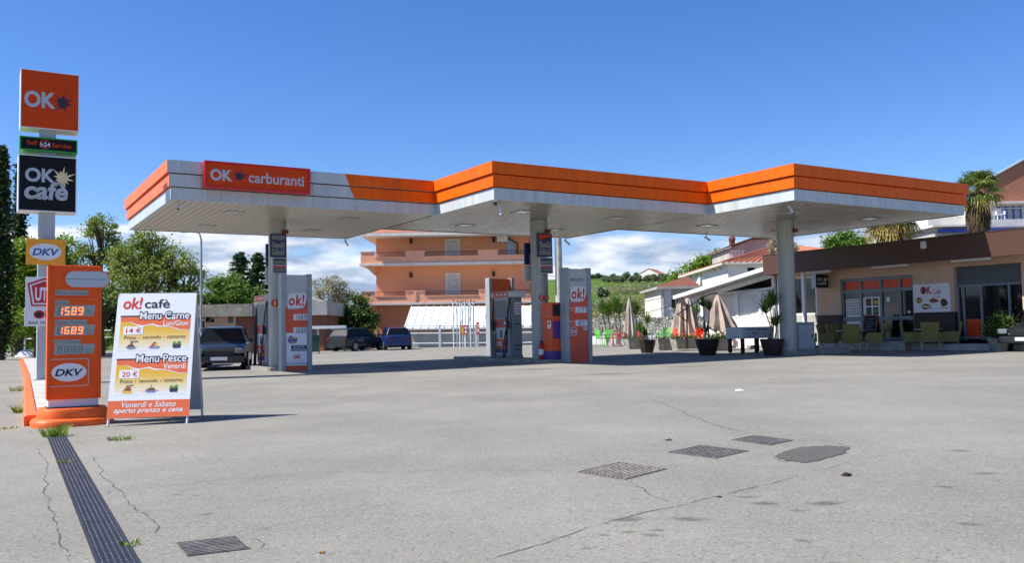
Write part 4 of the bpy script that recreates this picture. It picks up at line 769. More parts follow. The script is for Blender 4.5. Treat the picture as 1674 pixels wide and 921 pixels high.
for r in range(6):
    for c in range(8): mk.box(F.X(.06+c*.0235), F.X(.074+c*.0235), .112, .114, F.Z(.365+r*.044), F.Z(.345+r*.044))
mk.build('poster_pictures', 'food_brown', fr_)
F.rect(.295, .53, .31, .62, 'poster_white', 3, 'menu_poster')
for (a, b, m) in ((.335,.335,'food_brown'),(.43,.335,'food_yellow'),(.335,.475,'bowl_dark'),(.43,.475,'food_green')): F.rect(a, a+.075, b, b+.115, 'text_black', 4, 'food_picture'); F.ellipse(a+.04, b+.06, .03, .035, m, 5, 'food_picture')
F.rect(.045, .255, .69, .80, 'poster_white', 3, 'menu_poster'); F.rect(.295, .50, .69, .92, 'poster_white', 3, 'menu_poster'); F.rect(.62, .665, .32, .40, 'poster_white', 3, 'notice'); F.ellipse(.91, .565, .02, .022, 'sign_white', 3, 'sticker')
mb = MB(); mb.box(x_d0+W*.815, x_d0+W*.94, .02, .05, ZFL+H*.345, ZFL+H*.36); mb.build('push_bar', 'steel', fr_)
# shop poster on the wall
t = thing('wall_poster', 'white plank board with OK Cafè and four pastries on the beige wall', 'poster', tuple(uv(UW, 0, 0)), LEFT)
xa, xb = fx(1494,480), fx(1554,480); za, zc = fz(1554,510), fz(1494,466)
mb = MB(); mb.box(xa, xb, -.045, -.004, za, zc); mb.build('board', 'poster_white', t); F = Face(t, xa, xb, za, zc, -.045)
for k in range(1, 7): F.rect(0, 1, k/7-.004, k/7+.004, 'sign_grey', 1, 'plank_joint')
F.text('OK', .20, .52, .08, .36, 'crimson', 3, .04); F.ellipse(.295, .22, .05, .085, 'text_black', 4, 'coffee_cup'); F.text('Cafè', .53, .76, .20, .37, 'crimson', 3, .01, .3)
for a, b, ra, rb, m1, m2 in ((.17,.58,.10,.09,'food_brown','food_yellow'), (.36,.80,.14,.10,'food_brown','poster_cream'), (.57,.60,.13,.08,'food_brown','food_red'), (.84,.68,.10,.14,'text_brown','food_brown')):
    F.poly([(a+ra*math.cos(i*.7)*(1+.2*math.sin(i*3)), b+rb*math.sin(i*.7)*(1+.2*math.cos(i*2))) for i in range(9)], m1, 2, 'pastry_picture')
    for k in range(3): F.ellipse(a-ra*.5+k*ra*.5, b+rb*.1*(k-1), ra*.25, rb*.35, m2, 3, 'pastry_picture')
for a, b in ((.06,.47), (.52,.47), (.72,.86)): F.rect(a, a+.22, b, b+.02, 'panel_red', 2, 'caption_marks')
# right shop front with half-lowered shutter
zsh = fz(1562,466); mb = MB(); n = 9
for i in range(n): z = zsh+(z_st-zsh)*i/n; h = (z_st-zsh)/n; mb.prism([(.16,z),(.19,z+h*.15),(.19,z+h*.85),(.16,z+h),(.22,z+h),(.22,z)], x_s0+.01, x_s1-.01, plane='yz')
mb.build('roller_shutter', 'shutter', cafe)
W2 = x_s1-x_s0; fs = bay('shop_window', x_s0, x_s1, ZFL, zsh-.004, (0, .10, .37, .78, 1), ((0,.08), (.93,.08)), 'frame_grey', .20, .07)
mb = MB(); mb.box(x_s0+.03, x_s1-.03, .205, .213, ZFL+.02, zsh-.05); mb.build('pane', 'dark_glass', fs)
F = Face(fs, x_s0, x_s1, ZFL, zsh, .205); F.rect(.12, .355, .62, .93, 'orange_panel', 2, 'door_panel')
# strip lights below the fascia, siren, lightbox
for a, b in ((1318,1358), (1426,1485), (1556,1620)):
    x0, x1 = fx(a,446,UF+.3), fx(b,436,UF+.3); mb = MB(); mb.box(x0, x1, YF+.25, YF+.33, ZFB-.07, ZFB+.055); mb.build('strip_light', 'sign_white', cafe)
x0, z0 = fx(1511,402,UF), fz(1511,402,UF); t = thing('alarm_siren', 'white alarm siren with a red tip on the brown cafe fascia', 'siren', tuple(uv(UF, 0, 0)), LEFT)
mb = MB(); mb.bbox(x0-.10, x0+.10, -.09, -.002, z0-.10, z0+.16, .03); mb.build('housing', 'siren_white', t, True); mb = MB(); mb.bbox(x0-.06, x0+.06, -.08, -.01, z0-.16, z0-.10, .015); mb.build('beacon', 'panel_red', t)
vs_ = on_u(1357,460,UW)[0]; u0, u1, z0, z1 = panel((1333,448), 1354, 471, vs_)
t = thing('projecting_sign', 'small black OK cafè light box sticking out beside the cafe window', 'sign', uv(u0, vs_, z0), FRONT); Wb, Hb = u1-u0, z1-z0
mb = MB(); mb.bbox(0, Wb, 0, .22, 0, Hb, .01); mb.build('cabinet', 'sign_grey', t); mb = MB(); mb.box(Wb, UW-u0-.002, .08, .14, Hb*.3, Hb*.7); mb.build('arm', 'grey_metal', t)
F = Face(t, .02, Wb-.02, .02, Hb-.02, 0); F.rect(0, 1, 0, 1, 'sign_black', 1, 'sign_face'); F.text('OK', .08, .58, .24, .50, 'sign_grey', 3, .03); F.burst(.76, .38, .18, .2, 'burst_cream', 3); F.text('cafè', .08, .88, .54, .80, 'sign_grey', 3, .03)

# ------------------------------------------------------------------ veranda
ver = thing('veranda', 'white veranda with curtained windows and a sloping roof behind the foosball table', 'veranda', tuple(uv(UW, 0, 0)), LEFT)
xa, xb = fx(1150,540), fx(1266,480); zra, zrb = fz(1100,484,UF), fz(1247,437,UF); xra = fx(1100,484,UF); xrb = XL-.003
def zroof(x): return zra+(zrb-zra)*(x-xra)/(xrb-xra)
mb = MB(); mb.prism([(xra, zra-.17), (xrb, zrb-.17), (xrb, zrb), (xra, zra)], YF, YF+.14); mb.build('roof_edge', 'sign_white', ver)
mb = MB(); mb.prism([(xra, zra-.11), (xrb, zrb-.11), (xrb, zrb-.03), (xra, zra-.03)], YF+.14, 6.5); mb.build('roof', 'grey_metal', ver)
mb = MB(); mb.prism([(xa-.5, zroof(xa-.5)-.34), (xb, zroof(xb)-.34), (xb, zroof(xb)-.13), (xa-.5, zroof(xa-.5)-.13)], -.06, .06); mb.build('beam', 'sign_white', ver)
zs_, zl = fz(1225,519), fz(1225,478)
mb = MB(); mb.box(xa, xb-.1, 0, .12, -.05, zs_-.02); mb.build('low_wall', 'white_wall', ver)
mb = MB(); mb.prism([(xa, zl+.05), (xb-.1, zl+.05), (xb-.1, zroof(xb)-.75), (xa, zroof(xa)-.36)], 0, .12); mb.build('lintel', 'sign_white', ver)
wx = [xa, fx(1204,500), fx(1242,500), xb-.1]
for i in range(3):
    mb = MB(); a, b = wx[i]+.01, wx[i+1]-.01
    for p, q, c, d in ((a, a+.06, zs_, zl), (b-.06, b, zs_, zl), (a+.06, b-.06, zs_, zs_+.06), (a+.06, b-.06, zl-.06, zl)): mb.box(p, q, .0, .08, c, d)
    wo = mb.build('window', 'sign_white', ver); mb = MB(); mb.add([(a+.05,.035,zs_+.05),(b-.05,.035,zs_+.05),(b-.05,.035,zl-.05),(a+.05,.035,zl-.05)], [(0,1,2,3)]); mb.build('pane', 'pane_glass', wo)
    n = int((b-a)/.035); P = [(a+.05+(b-a-.1)*k/n, .085+.024*math.sin(k*1.9)+.010*math.sin(k*.7)) for k in range(n+1)]; mb = MB()
    mb.add([(x, y, z) for x, y in P for z in (zs_+.02, zl-.02)], [(2*k, 2*k+2, 2*k+3, 2*k+1) for k in range(n)]); mb.build('curtain', 'curtain', ver, True)
mb = MB(); mb.bbox(xb-.10, xb+.04, -.06, .10, -.05, zroof(xb)-.13, .01); mb.build('post', 'sign_white', ver)
mb = MB(); mb.box(xa, xb, 3.4, 3.5, -.05, zl+.3); mb.build('back_wall', 'white_wall', ver); mb = MB(); mb.box(xa, xa+.12, .12, 3.4, -.05, zl); mb.build('end_wall', 'white_wall', ver)
mb = MB(); mb.bbox(xb-1.0, xb+2.3, -.75, -.02, -.05, .24, .01); mb.build('step', 'old_concrete', ver)

# ------------------------------------------------------------------ terrace furniture
def wicker_chair():
    t = thing('wicker_chair', 'x', 'chair')
    mb = MB(); mb.bbox(-.28, .28, -.28, .26, .30, .45, .03); mb.build('seat', 'wicker', t)
    mb = MB(); V = []; n = 6
    for k in range(n+1):
        f = k/n; z = .40+.60*f; y = .25+.13*f; w = .26+.04*f
        V += [(-w, y-.035, z), (w, y-.035, z), (w, y+.035, z), (-w, y+.035, z)]
    F = [(0,1,2,3), (4*n+3, 4*n+2, 4*n+1, 4*n)]
    for k in range(n): F += [(4*k+j, 4*k+(j+1) % 4, 4*k+4+(j+1) % 4, 4*k+4+j) for j in range(4)]
    mb.add(V, F); mb.build('backrest', 'wicker', t)
    for sx in (-1, 1):
        mb = MB(); mb.prism([(-.27,.30), (.27,.30), (.30,.66), (-.20,.66), (-.27,.58)], *sorted((sx*.285, sx*.345)), plane='yz'); mb.build('arm', 'wicker', t)
        for sy in (-1, 1): mb = MB(); mb.tube([(sx*.27, sy*.24, .32), (sx*.29, sy*.285, 0)], [.024, .017], 8); mb.build('leg', 'chair_leg', t)
    return t
ch0 = wicker_chair(); first = [True]
def put_wicker(px, py, deg, lab_):
    p = G(px, py); p[2] = gz(p[0])
    if first[0]: ch0.location = p; ch0.rotation_euler = (0,0,R_(deg)); ch0['label'] = lab_; ch0['group'] = 'wicker chairs outside the cafe'; first[0] = False; return ch0
    return dup(ch0, p, R_(deg), lab_, 'wicker chairs outside the cafe')
put_wicker(1356, 574.5, 60, 'olive wicker chair facing right at the left cafe table'); put_wicker(1393, 575.5, 158, 'olive wicker chair with its back to us in front of the left cafe table'); put_wicker(1429, 574.5, -112, 'olive wicker chair facing left at the left cafe table')
put_wicker(1492, 573.5, 66, 'olive wicker chair facing right at the right cafe table'); put_wicker(1522, 574, 154, 'olive wicker chair with its back to us in front of the right cafe table'); put_wicker(1554, 573, -116, 'olive wicker chair facing left at the right cafe table')
put_wicker(1321, 571.5, 158, 'olive wicker chair partly hidden behind the grey cabinet'); put_wicker(1372, 571.5, 20, 'olive wicker chair on the far side of the left cafe table')
def cafe_table(px, py, lab_, mleg, w=.42):
    p = G(px, py); p[2] = gz(p[0]); t = thing('cafe_table', lab_, 'table', p, LEFT+.25, 'white cafe tables'); mb = MB(); mb.bbox(-w, w, -w, w, .725, .755, .008); mb.build('tabletop', 'table_white', t); mb = MB(); mb.tube([(0,0,.02), (0,0,.725)], .03, 10); mb.build('leg', mleg, t); mb = MB(); mb.lathe([(.22,0),(.22,.015),(.05,.03)], 16); mb.build('base', 'dark_metal', t); return t
cafe_table(1393, 573, 'white topped square table with an orange leg between the left cafe chairs', 'pump_orange'); cafe_table(1522, 572, 'white topped square table between the right cafe chairs', 'dark_metal')
# chalkboard by the door
xx = fx(1427,556,UW-.7); t = thing('chalkboard', 'black chalkboard with a brown wooden frame beside the cafe door', 'chalkboard', tuple(uv(UW-.75, -xx, ZFL)), LEFT)
for sg in (-1, 1):
    mb = MB(); w, h = .30, 1.0
    for a, b, c, d in ((-w, -w+.05, 0, h), (w-.05, w, 0, h), (-w+.05, w-.05, .12, .17), (-w+.05, w-.05, h-.05, h)): mb.box(a, b, -.015, .015, c, d)
    o = mb.build('frame', 'food_brown', t); o.location = (0, sg*.2, 0); o.rotation_euler = (sg*.2, 0, 0); mb = MB(); mb.box(-w+.05, w-.05, -.008, .008, .17, h-.05); mb.build('board', 'sign_black', o)
    if sg < 0: Fc = Face(o, -w+.05, w-.05, .17, h-.05, -.008); [Fc.rect(.15, .85-.15*(k % 2), .12+k*.13, .15+k*.13, 'lcd_dim', 1, 'chalk_marks') for k in range(6)]
# grey cabinet beside the right column
t = thing('utility_cabinet', 'pale blue grey metal cabinet against the right canopy column', 'cabinet', uv(20.35, -3.2)+Vector((0,0,.14)), FRONT)
mb = MB(); mb.bbox(-.42, .42, -.3, .3, 0, .92, .015); mb.build('body', 'grey_metal', t); mb = MB(); mb.bbox(-.44, .44, -.32, .32, .92, .97, .012); mb.build('lid', 'grey_metal', t); mb = MB(); mb.box(-.36, .36, -.304, -.3005, .06, .86); d = mb.build('door', 'pole_paint', t); mb = MB(); mb.bbox(.26, .30, -.33, -.305, .42, .54, .008); mb.build('handle', 'dark_metal', d)
# foosball table
t = thing('foosball_table', 'white foosball table with black legs and small red logos beside the potted plants', 'foosball table', uv(19.95, -1.25), FRONT)
mb = MB(); mb.bbox(-.80, .80, -.40, .40, .56, .98, .012); body = mb.build('cabinet', 'foos_white', t); mb = MB(); mb.box(-.72, .72, -.33, .33, .981, .985); mb.build('playfield', 'dark_glass', body)
for sx in (-1, 0, 1):
    for sy in (-1, 1):
        if sx == 0 and sy == 1: continue
        mb = MB(); mb.bbox(sx*.70-.055, sx*.70+.055, sy*.31-.055, sy*.31+.055, .06, .56, .01); l = mb.build('leg', 'black_plastic', t); mb = MB(); mb.lathe([(.08,0),(.08,.015),(.03,.03),(.02,.07)], 12, 0, (sx*.70, sy*.31, 0)); mb.build('foot', 'dark_metal', l)
for k in range(4):
    mb = MB(); x = -.55+k*.36; mb.tube([(x, -.62, .90), (x, -.405, .90)], .009, 6); mb.tube([(x, -.68, .90), (x, -.60, .90)], .018, 8); mb.build('rod', 'black_plastic', t)
F = Face(body, -.8, .8, .56, .98, -.40)
for a in (.10, .60): F.text('sport', a, a+.16, .14, .30, 'crimson', 2, .03, .3); F.rect(a+.04, a+.13, .52, .58, 'lcd_dim', 2, 'mark'); F.ellipse(a+.14, .78, .03, .06, 'panel_red', 2, 'mark')
F.text('foos', .33, .47, .42, .62, 'crimson', 2, .03, .3); F.rect(.36, .46, .70, .74, 'logo_blue', 2, 'mark'); F.poly([(.86,.98),(.90,.98),(.95,.02),(.91,.02)], 'sign_green', 2, 'stripe'); F.poly([(.94,.98),(.98,.98),(1.0,.4),(1.0,.02),(.985,.02)], 'sign_red', 2, 'stripe')

# ================================================================== PLANTS: swords, leaves, trees
def orient(nrm):           # random quads facing about nrm
    a = nr.normal(size=nrm.shape); t = np.cross(nrm, a); t /= np.linalg.norm(t, axis=1, keepdims=True)+1e-9; b = np.cross(nrm, t); return t, b
def leaf_quads(P, size, up=.35):
    n = len(P); d = nr.normal(size=(n, 3)); d[:, 2] = np.abs(d[:, 2])+up; d /= np.linalg.norm(d, axis=1, keepdims=True); t, b = orient(d)
    s = (size*nr.uniform(.6, 1.4, n))[:, None]; return np.stack([P-t*s*.5, P+b*s*.28, P+t*s*.5, P-b*s*.28], 1)
def sword_head(c, n, L, w, tilt=(0,0,1), spread=1.25, droop=.25):
    Q = []; t0 = np.array(tilt, float); t0 /= np.linalg.norm(t0)
    for i in range(n):
        az = rnd.uniform(0, 2*math.pi); el = rnd.uniform(.05, spread); d = np.array([math.cos(az)*math.sin(el), math.sin(az)*math.sin(el), math.cos(el)])+t0*.2; d /= np.linalg.norm(d)
        s = np.cross(d, [0,0,1.]); s = s/(np.linalg.norm(s)+1e-6)*w/2; l = L*rnd.uniform(.7, 1.1); p = np.array(c, float)
        m = p+d*l*.55; e = p+d*l+np.array([0,0,-droop*l*math.sin(el)]); Q += [[p-s*.7, p+s*.7, m+s, m-s], [m-s, m+s, e+s*.1, e-s*.1]]
    return np.array(Q)
def sword_plant(root, stems, L, w, n, mat_='leaf_yucca', r=.022):
    for pts in stems:
        mb = MB(); mb.tube(pts, [r*(1.3-.5*i/(len(pts)-1)) for i in range(len(pts))], 7); st = mb.build('stem', 'bark_pale', root, True)
        d = np.array(pts[-1])-np.array(pts[-2]); quads('foliage', sword_head(pts[-1], n, L, w, d), mat_, root)
def pot(lab_, px, py, r, h, stems, L, n):
    p = G(px, py); p[2] = gz(p[0]); t = thing('potted_plant', lab_, 'potted plant', p, FRONT+.3, 'brown pots under the canopy edge')
    mb = MB(); mb.lathe([(r*.62,0),(r*.66,.01),(r*.95,h*.72),(r*1.0,h*.93),(r*1.03,h*.94),(r*1.03,h),(r*.93,h),(r*.91,h*.9)], 10, 0, (0,0,0), .3); mb.build('pot', 'pot_brown', t); mb = MB(); mb.lathe([(.01,h*.90),(r*.92,h*.91)], 10); mb.build('soil', 'soil', t)
    sword_plant(t, stems, L*1.25, .055, int(n*1.3))
pot('brown pot with a low sword leaved plant, left of the row', 1058, 577.5, .36, .54, [[(0,0,.5),(.04,.02,.9),(.10,.03,1.22)], [(-.05,.05,.5),(-.28,.1,.72),(-.34,.1,.86)], [(0,.1,.5),(.0,.12,.68)]], .42, 30)
pot('brown pot with two tall thin stems beside the foosball table', 1157, 581, .43, .58, [[(.05,0,.5),(.12,0,1.0),(.24,.02,1.62)], [(-.08,.05,.5),(-.10,.05,1.1),(-.14,.05,1.75)], [(0,.1,.5),(.1,.1,.8)]], .42, 26)
pot('brown pot with a branching spiky plant in front of the right column', 1263, 582, .40, .57, [[(.02,0,.5),(-.10,0,1.0),(-.35,.02,1.42)], [(.0,0,.5),(.02,0,1.1),(.0,.02,1.62)], [(.04,0,.5),(.14,0,1.0),(.20,.02,1.72)], [(.04,-.05,.5),(.12,-.1,.8),(.10,-.12,.98)]], .52, 26)
def planter(lab_, px, py, w, d, h, kind, seed=0):
    p = G(px, py); p[2] = gz(p[0]); t = thing('concrete_planter', lab_, 'planter', p, FRONT-.35, 'concrete planters along the terrace')
    mb = MB(); V = []
    for z, s in ((0,.82),(h,1.0)): V += [(-w*s,-d*s,z),(w*s,-d*s,z),(w*s,d*s,z),(-w*s,d*s,z)]
    mb.add(V, [(3,2,1,0)]+[(j,(j+1) % 4,4+(j+1) % 4,4+j) for j in range(4)]); V = [(a*w*.9, b*d*.88, z) for z in (h, h-.06) for a, b in ((-1,-1),(1,-1),(1,1),(-1,1))]
    mb.add([(-w,-d,h),(w,-d,h),(w,d,h),(-w,d,h)]+V, [(0,1,5,4),(1,2,6,5),(2,3,7,6),(3,0,4,7)]+[(4+j,4+(j+1) % 4,8+(j+1) % 4,8+j) for j in range(4)]); mb.build('trough', 'old_concrete', t); mb = MB(); mb.box(-w*.89, w*.89, -d*.87, d*.87, h-.08, h-.055); mb.build('soil', 'soil', t)
    k = {'low': 160, 'flower': 420, 'bush': 520}[kind]; P = np.stack([nr.uniform(-w*1.05, w*1.05, k), nr.uniform(-d, d, k), h+np.abs(nr.normal(0, .12, k))*(1 if kind == 'bush' else .6)], 1)
    Q = leaf_quads(P, .09); i_ = (nr.random(k) < .10).astype(int) if kind == 'flower' else None; quads('foliage', Q, ['leaf_dark', 'plastic_red'], t, i_)
planter('pale stained planter behind the left brown pot', 1041, 571, .55, .34, .50, 'low'); planter('grey planter between the left and middle brown pots', 1088, 573, .48, .36, .52, 'low'); planter('grey planter with dark bushy plants and red flowers', 1122, 573.5, .62, .36, .52, 'flower'); planter('grey planter with dark shrub behind the middle brown pot', 1174, 574, .50, .34, .50, 'bush')

# ------------------------------------------------------------------ umbrellas
def folded(root, top, hgt, r, n=8, lean=(0,0), name='canopy'):
    mb = MB(); V = []; N_ = n*6; K = 9
    for k in range(K+1):
        f = k/K; rr = .05+(r-.05)*f**.75; 
        for j in range(N_):
            a = 2*math.pi*j/N_; q = rr*(1-.42*abs(math.sin(a*n/2))*min(1, f*3)); q *= 1+.06*math.sin(a*3+k)
            hem = (.10*math.sin(a*n+1)+.07*math.sin(a*2+2)) * f**3
            V.append((top[0]+lean[0]*f+q*math.cos(a), top[1]+lean[1]*f+q*math.sin(a), top[2]-hgt*f+hem))
    mb.add(V, [(k*N_+j, k*N_+(j+1) % N_, (k+1)*N_+(j+1) % N_, (k+1)*N_+j) for k in range(K) for j in range(N_)]+[tuple(range(N_))]); return mb.build(name, 'canvas', root, True)
def closed_umbrella(lab_, px, Y, ytop, yhem, r):
    b = at(px, 555, Y); b[2] = gz(b[0]); zt_, zh = at(px, ytop, Y)[2]-b[2], at(px, yhem, Y)[2]-b[2]; t = thing('closed_umbrella', lab_, 'umbrella', b, .4)
    mb = MB(); mb.tube([(0,0,.05), (0,0,zt_-.05)], .022); mb.build('pole', 'umbrella_metal', t); folded(t, (0,0,zt_), zt_-zh, r); mb = MB(); mb.lathe([(.03,zt_-.02),(.035,zt_+.03),(.01,zt_+.10)], 10); mb.build('finial', 'canvas', t); mb = MB(); mb.bbox(-.25, .25, -.25, .25, 0, .07, .02); mb.build('base', 'old_concrete', t)
closed_umbrella('folded beige umbrella standing alone in front of the stone wall', 1030, 47, 489, 548, .36)
closed_umbrella('folded beige umbrella with a dark pole left of the hanging one', 1127, 44, 484, 549, .58); closed_umbrella('folded beige umbrella with a dark tip just right of the stone wall gap', 1116, 42.5, 483, 550, .62)
Yc = 38.; b = at(1123, 560, Yc); b[2] = gz(b[0]); t = thing('cantilever_umbrella', 'folded beige umbrella hanging from a curved dark arm in front of the veranda', 'umbrella', b, 0)
def lc(px, py, Y=Yc): return tuple(np.array(at(px, py, Y))-b)
mb = MB(); mb.tube([(0,0,.05), lc(1123,497)], .035); mb.build('mast', 'umbrella_metal', t); mb = MB(); mb.tube([lc(1107,515), lc(1120,506), lc(1140,492), lc(1158,482), lc(1172,479)], .03); mb.tube([lc(1172,479), lc(1173,487)], .02); mb.build('arm', 'umbrella_metal', t); mb = MB(); mb.tube([lc(1108,514), lc(1123,526)], .022); mb.build('strut', 'umbrella_metal', t); mb = MB(); mb.bbox(-.5, .5, -.5, .5, 0, .08, .02); mb.build('base', 'old_concrete', t)
tp = lc(1173,482); folded(t, tp, tp[2]-lc(1173,541)[2], .66, 8, (.16,0))

# ------------------------------------------------------------------ plastic terrace chairs and walls
def plastic_chair(m):
    t = thing('plastic_chair', 'x', 'chair'); mb = MB(); mb.bbox(-.24, .24, -.24, .22, .46, .50, .015); mb.build('seat', m, t)
    mb = MB(); mb.box(-.23, .23, .20, .235, .72, .96); mb.box(-.23, -.17, .20, .235, .50, .72); mb.box(.17, .23, .20, .235, .50, .72); mb.box(-.10, .10, .205, .23, .50, .72); mb.build('backrest', m, t)
    for sx in (-1, 1):
        mb = MB(); mb.bbox(*sorted((sx*.22, sx*.27)), -.20, .20, .68, .71, .008); mb.box(*sorted((sx*.225, sx*.26)), -.20, -.16, .48, .68); mb.build('arm', m, t)
        for sy in (-1, 1): mb = MB(); mb.tube([(sx*.21, sy*.20, .46), (sx*.24, sy*.23, 0)], .02, 6); mb.build('leg', m, t)
    return t
protos = {}; YT = 52.
def put_plastic(px, Y, deg, m, lab_):
    p = at(px, 555, Y); p[2] = gz(p[0])
    if m not in protos: protos[m] = plastic_chair(m); o = protos[m]; o.location = p; o.rotation_euler = (0,0,R_(deg)); o['label'] = lab_; o['group'] = 'plastic terrace chairs'; return
    dup(protos[m], p, R_(deg), lab_, 'plastic terrace chairs')
put_plastic(983, 50, 115, 'plastic_green', 'green plastic chair at the far left end of the terrace'); put_plastic(996, 51.5, 160, 'plastic_green', 'green plastic chair second from the left end of the terrace'); put_plastic(1008, 50, -105, 'plastic_red', 'red plastic chair right of the leftmost terrace table'); put_plastic(1017, 51, -80, 'plastic_red', 'red plastic chair left of the lone folded umbrella')
put_plastic(1051, 50, 100, 'plastic_red', 'red plastic chair behind the left brown pot'); put_plastic(1080, 50, -120, 'plastic_green', 'green plastic chair between the two left umbrellas'); put_plastic(1089, 50.5, -70, 'plastic_green', 'green plastic chair nearest the left of the folded umbrella pair')
put_plastic(1111, 41.2, 100, 'plastic_orange', 'orange plastic chair behind the flowering planter'); put_plastic(1139, 41.0, -150, 'plastic_orange', 'orange plastic chair in the middle of the orange group'); put_plastic(1150, 40.8, -100, 'plastic_orange', 'orange plastic chair left of the hanging umbrella'); put_plastic(1180, 40.4, -100, 'plastic_orange', 'orange plastic chair under the hanging umbrella'); put_plastic(1206, 41.5, 80, 'plastic_orange', 'orange plastic chair seen under the left end of the foosball table'); put_plastic(1224, 41.5, 170, 'plastic_orange', 'orange plastic chair seen under the middle of the foosball table'); put_plastic(1242, 41, -100, 'plastic_orange', 'orange plastic chair seen under the right end of the foosball table')
def terrace_table(px, Y, lab_):
    p = at(px, 555, Y); p[2] = gz(p[0]); t = thing('terrace_table', lab_, 'table', p, .4, 'white terrace tables'); mb = MB(); mb.bbox(-.42, .42, -.42, .42, .74, .77, .01); mb.build('tabletop', 'table_white', t); mb = MB(); mb.tube([(0,0,0), (0,0,.74)], .035); mb.build('leg', 'white_metal', t); mb = MB(); mb.lathe([(.25,0),(.25,.02),(.05,.04)], 14); mb.build('base', 'white_metal', t)
terrace_table(997, 50.5, 'white square table between green and red chairs'); terrace_table(1066, 50.5, 'white square table between a red and a green chair'); terrace_table(1129, 46.5, 'white square table among the orange chairs')
def wall_run(name, lab_, cat, pts, h, th, m, z0=-.1):
    P = [np.array(p) for p in pts]; mb = MB(); t = thing(name, lab_, cat, (P[0][0], P[0][1], 0), 0)
    for a, c in zip(P[:-1], P[1:]):
        d = c-a; d = d/np.linalg.norm(d); nn = np.array([-d[1], d[0]]); q = [a, c, c+nn*th, a+nn*th]; mb.prism([(x[0]-P[0][0], x[1]-P[0][1]) for x in q], z0, h, plane='xy')
    mb.build('wall', m, t); return t
X = lambda px, Y: (at(px, 555, Y)[0], Y)
wall_run('low_wall', 'low pale rendered wall along the back of the terrace', 'wall', [X(880, 60), X(960, 58), X(1130, 56), X(1165, 54)], .58, .22, 'white_wall')
t = wall_run('stone_wall', 'grey gabion stone wall behind the terrace tables', 'wall', [X(930, 63), X(1160, 60), X(1250, 57)], at(1060, 519, 61)[2], .6, 'gabion_stone', -.3)

# ================================================================== BACKGROUND BUILDINGS
YB = 66.
def P_(px, py, Y=YB): return at(px, py, Y)
bx0, bx1 = P_(615,450,67.4)[0], P_(867,450,67.4)[0]; bz = -.4
ob = thing('apartment_building', 'orange three storey apartment block with long balconies behind the pumps', 'building', (0, 0, 0))
mb = MB(); mb.box(bx0, bx1, 67.4, 79, bz, P_(700,384,67.4)[2]); mb.build('wall', 'brick_orange', ob)
ze = P_(700,384,65.4)[2]; mb = MB(); xl = P_(590,388,65.4)[0]
V = [(xl,65.4,ze),(bx1+.6,65.4,ze),(bx1+.6,80.5,ze),(xl,80.5,ze),(bx0+3.5,73,ze+1.9),(bx1-3.5,73,ze+1.9)]
mb.add([(a,b_,c+.22) for a,b_,c in V], [(0,1,5,4),(1,2,5),(2,3,4,5),(3,0,4)]); mb.build('roof', 'tile_red', ob)
mb = MB(); mb.box(xl, bx1+.6, 65.4, 80.5, ze-.02, ze+.2); mb.build('eaves', 'stone_trim', ob)
def balcony(ytall, ylow, ybot):
    zt_, zl_, zb_ = P_(700,ytall)[2], P_(700,ylow)[2], P_(700,ybot)[2]; x0 = P_(589.5,420)[0]; mb = MB()
    mb.box(x0, bx1, 66.0, 66.16, zb_+.16, zl_); mb.box(x0, x0+.16, 66.16, 72, zb_+.16, zt_-.12)
    tl = [(589.5,612), (662.5,694), (782,814)]
    for a, c in tl: xa_, xb_ = P_(a,420)[0]+.001, P_(c,420)[0]; mb.box(xa_, xb_, 66.0, 66.16, zl_, zt_)
    par = mb.build('balcony_parapet', 'render_light', ob); mb = MB()
    for a, c in tl: mb.box(P_(a,420)[0]-.04, P_(c,420)[0]+.04, 65.95, 66.2, zt_, zt_+.05)
    for a, c in ((612,662.5),(694,782),(814,866)): mb.box(P_(a,420)[0]+.05, P_(c,420)[0]-.05, 65.95, 66.2, zl_, zl_+.05)
    mb.box(P_(678,420)[0]-.09, P_(678,420)[0]+.09, 65.93, 65.998, zb_+.18, zt_-.02); mb.build('coping', 'render_light', par)
    mb = MB()
    for a, c in ((612,662.5),(694,782),(814,866)):
        xa_, xb_ = P_(a,420)[0]+.06, P_(c,420)[0]-.06; mb.box(xa_, xb_, 66.06, 66.10, zt_-.06, zt_-.02)
        n = int((xb_-xa_)/.13)
        for i in range(n): x = xa_+i*(xb_-xa_)/n; mb.box(x, x+.022, 66.07, 66.092, zl_+.05, zt_-.06)
    mb.build('railing', 'dark_metal', par)
    mb = MB(); mb.box(x0-.08, bx1, 65.93, 67.4, zb_, zb_+.16); mb.box(x0-.08, bx0, 67.4, 73, zb_, zb_+.16); mb.build('balcony_slab', 'stone_trim', ob)
    mb = MB(); mb.prism([(x0+.3, zb_), (bx0, zb_), (bx0, zb_-1.25*.55)], 66.3, 72); mb.build('balcony_bracket', 'render_light', ob)
balcony(411, 420, 433); balcony(476, 484.5, 498)
def bdoor(p0, p1):
    a, c = P_(*p0,67.4), P_(*p1,67.4); mb = MB(); e = .13
    for q in ((a[0],a[0]+e,c[2],a[2]), (c[0]-e,c[0],c[2],a[2]), (a[0]+e,c[0]-e,a[2]-e,a[2])): mb.box(q[0],q[1],67.30,67.45,q[2],q[3])
    o = mb.build('door', 'stone_trim', ob); mb = MB(); mb.box(a[0]+e, c[0]-e, 67.36, 67.42, c[2], a[2]-e); n = 14
    for i in range(n): z = c[2]+(a[2]-e-c[2])*i/n; mb.box(a[0]+e, c[0]-e, 67.352, 67.36, z+.02, z+.13)
    mb.build('shutter', 'door_cream', o)
bdoor((727.5,391), (752.5,427)); bdoor((728,447), (753,491))
a, c = P_(829,391,67.4), P_(841,426,67.4); mb = MB(); mb.box(a[0], c[0], 67.33, 67.41, c[2], a[2]); mb.build('window', 'balcony_glass', ob)
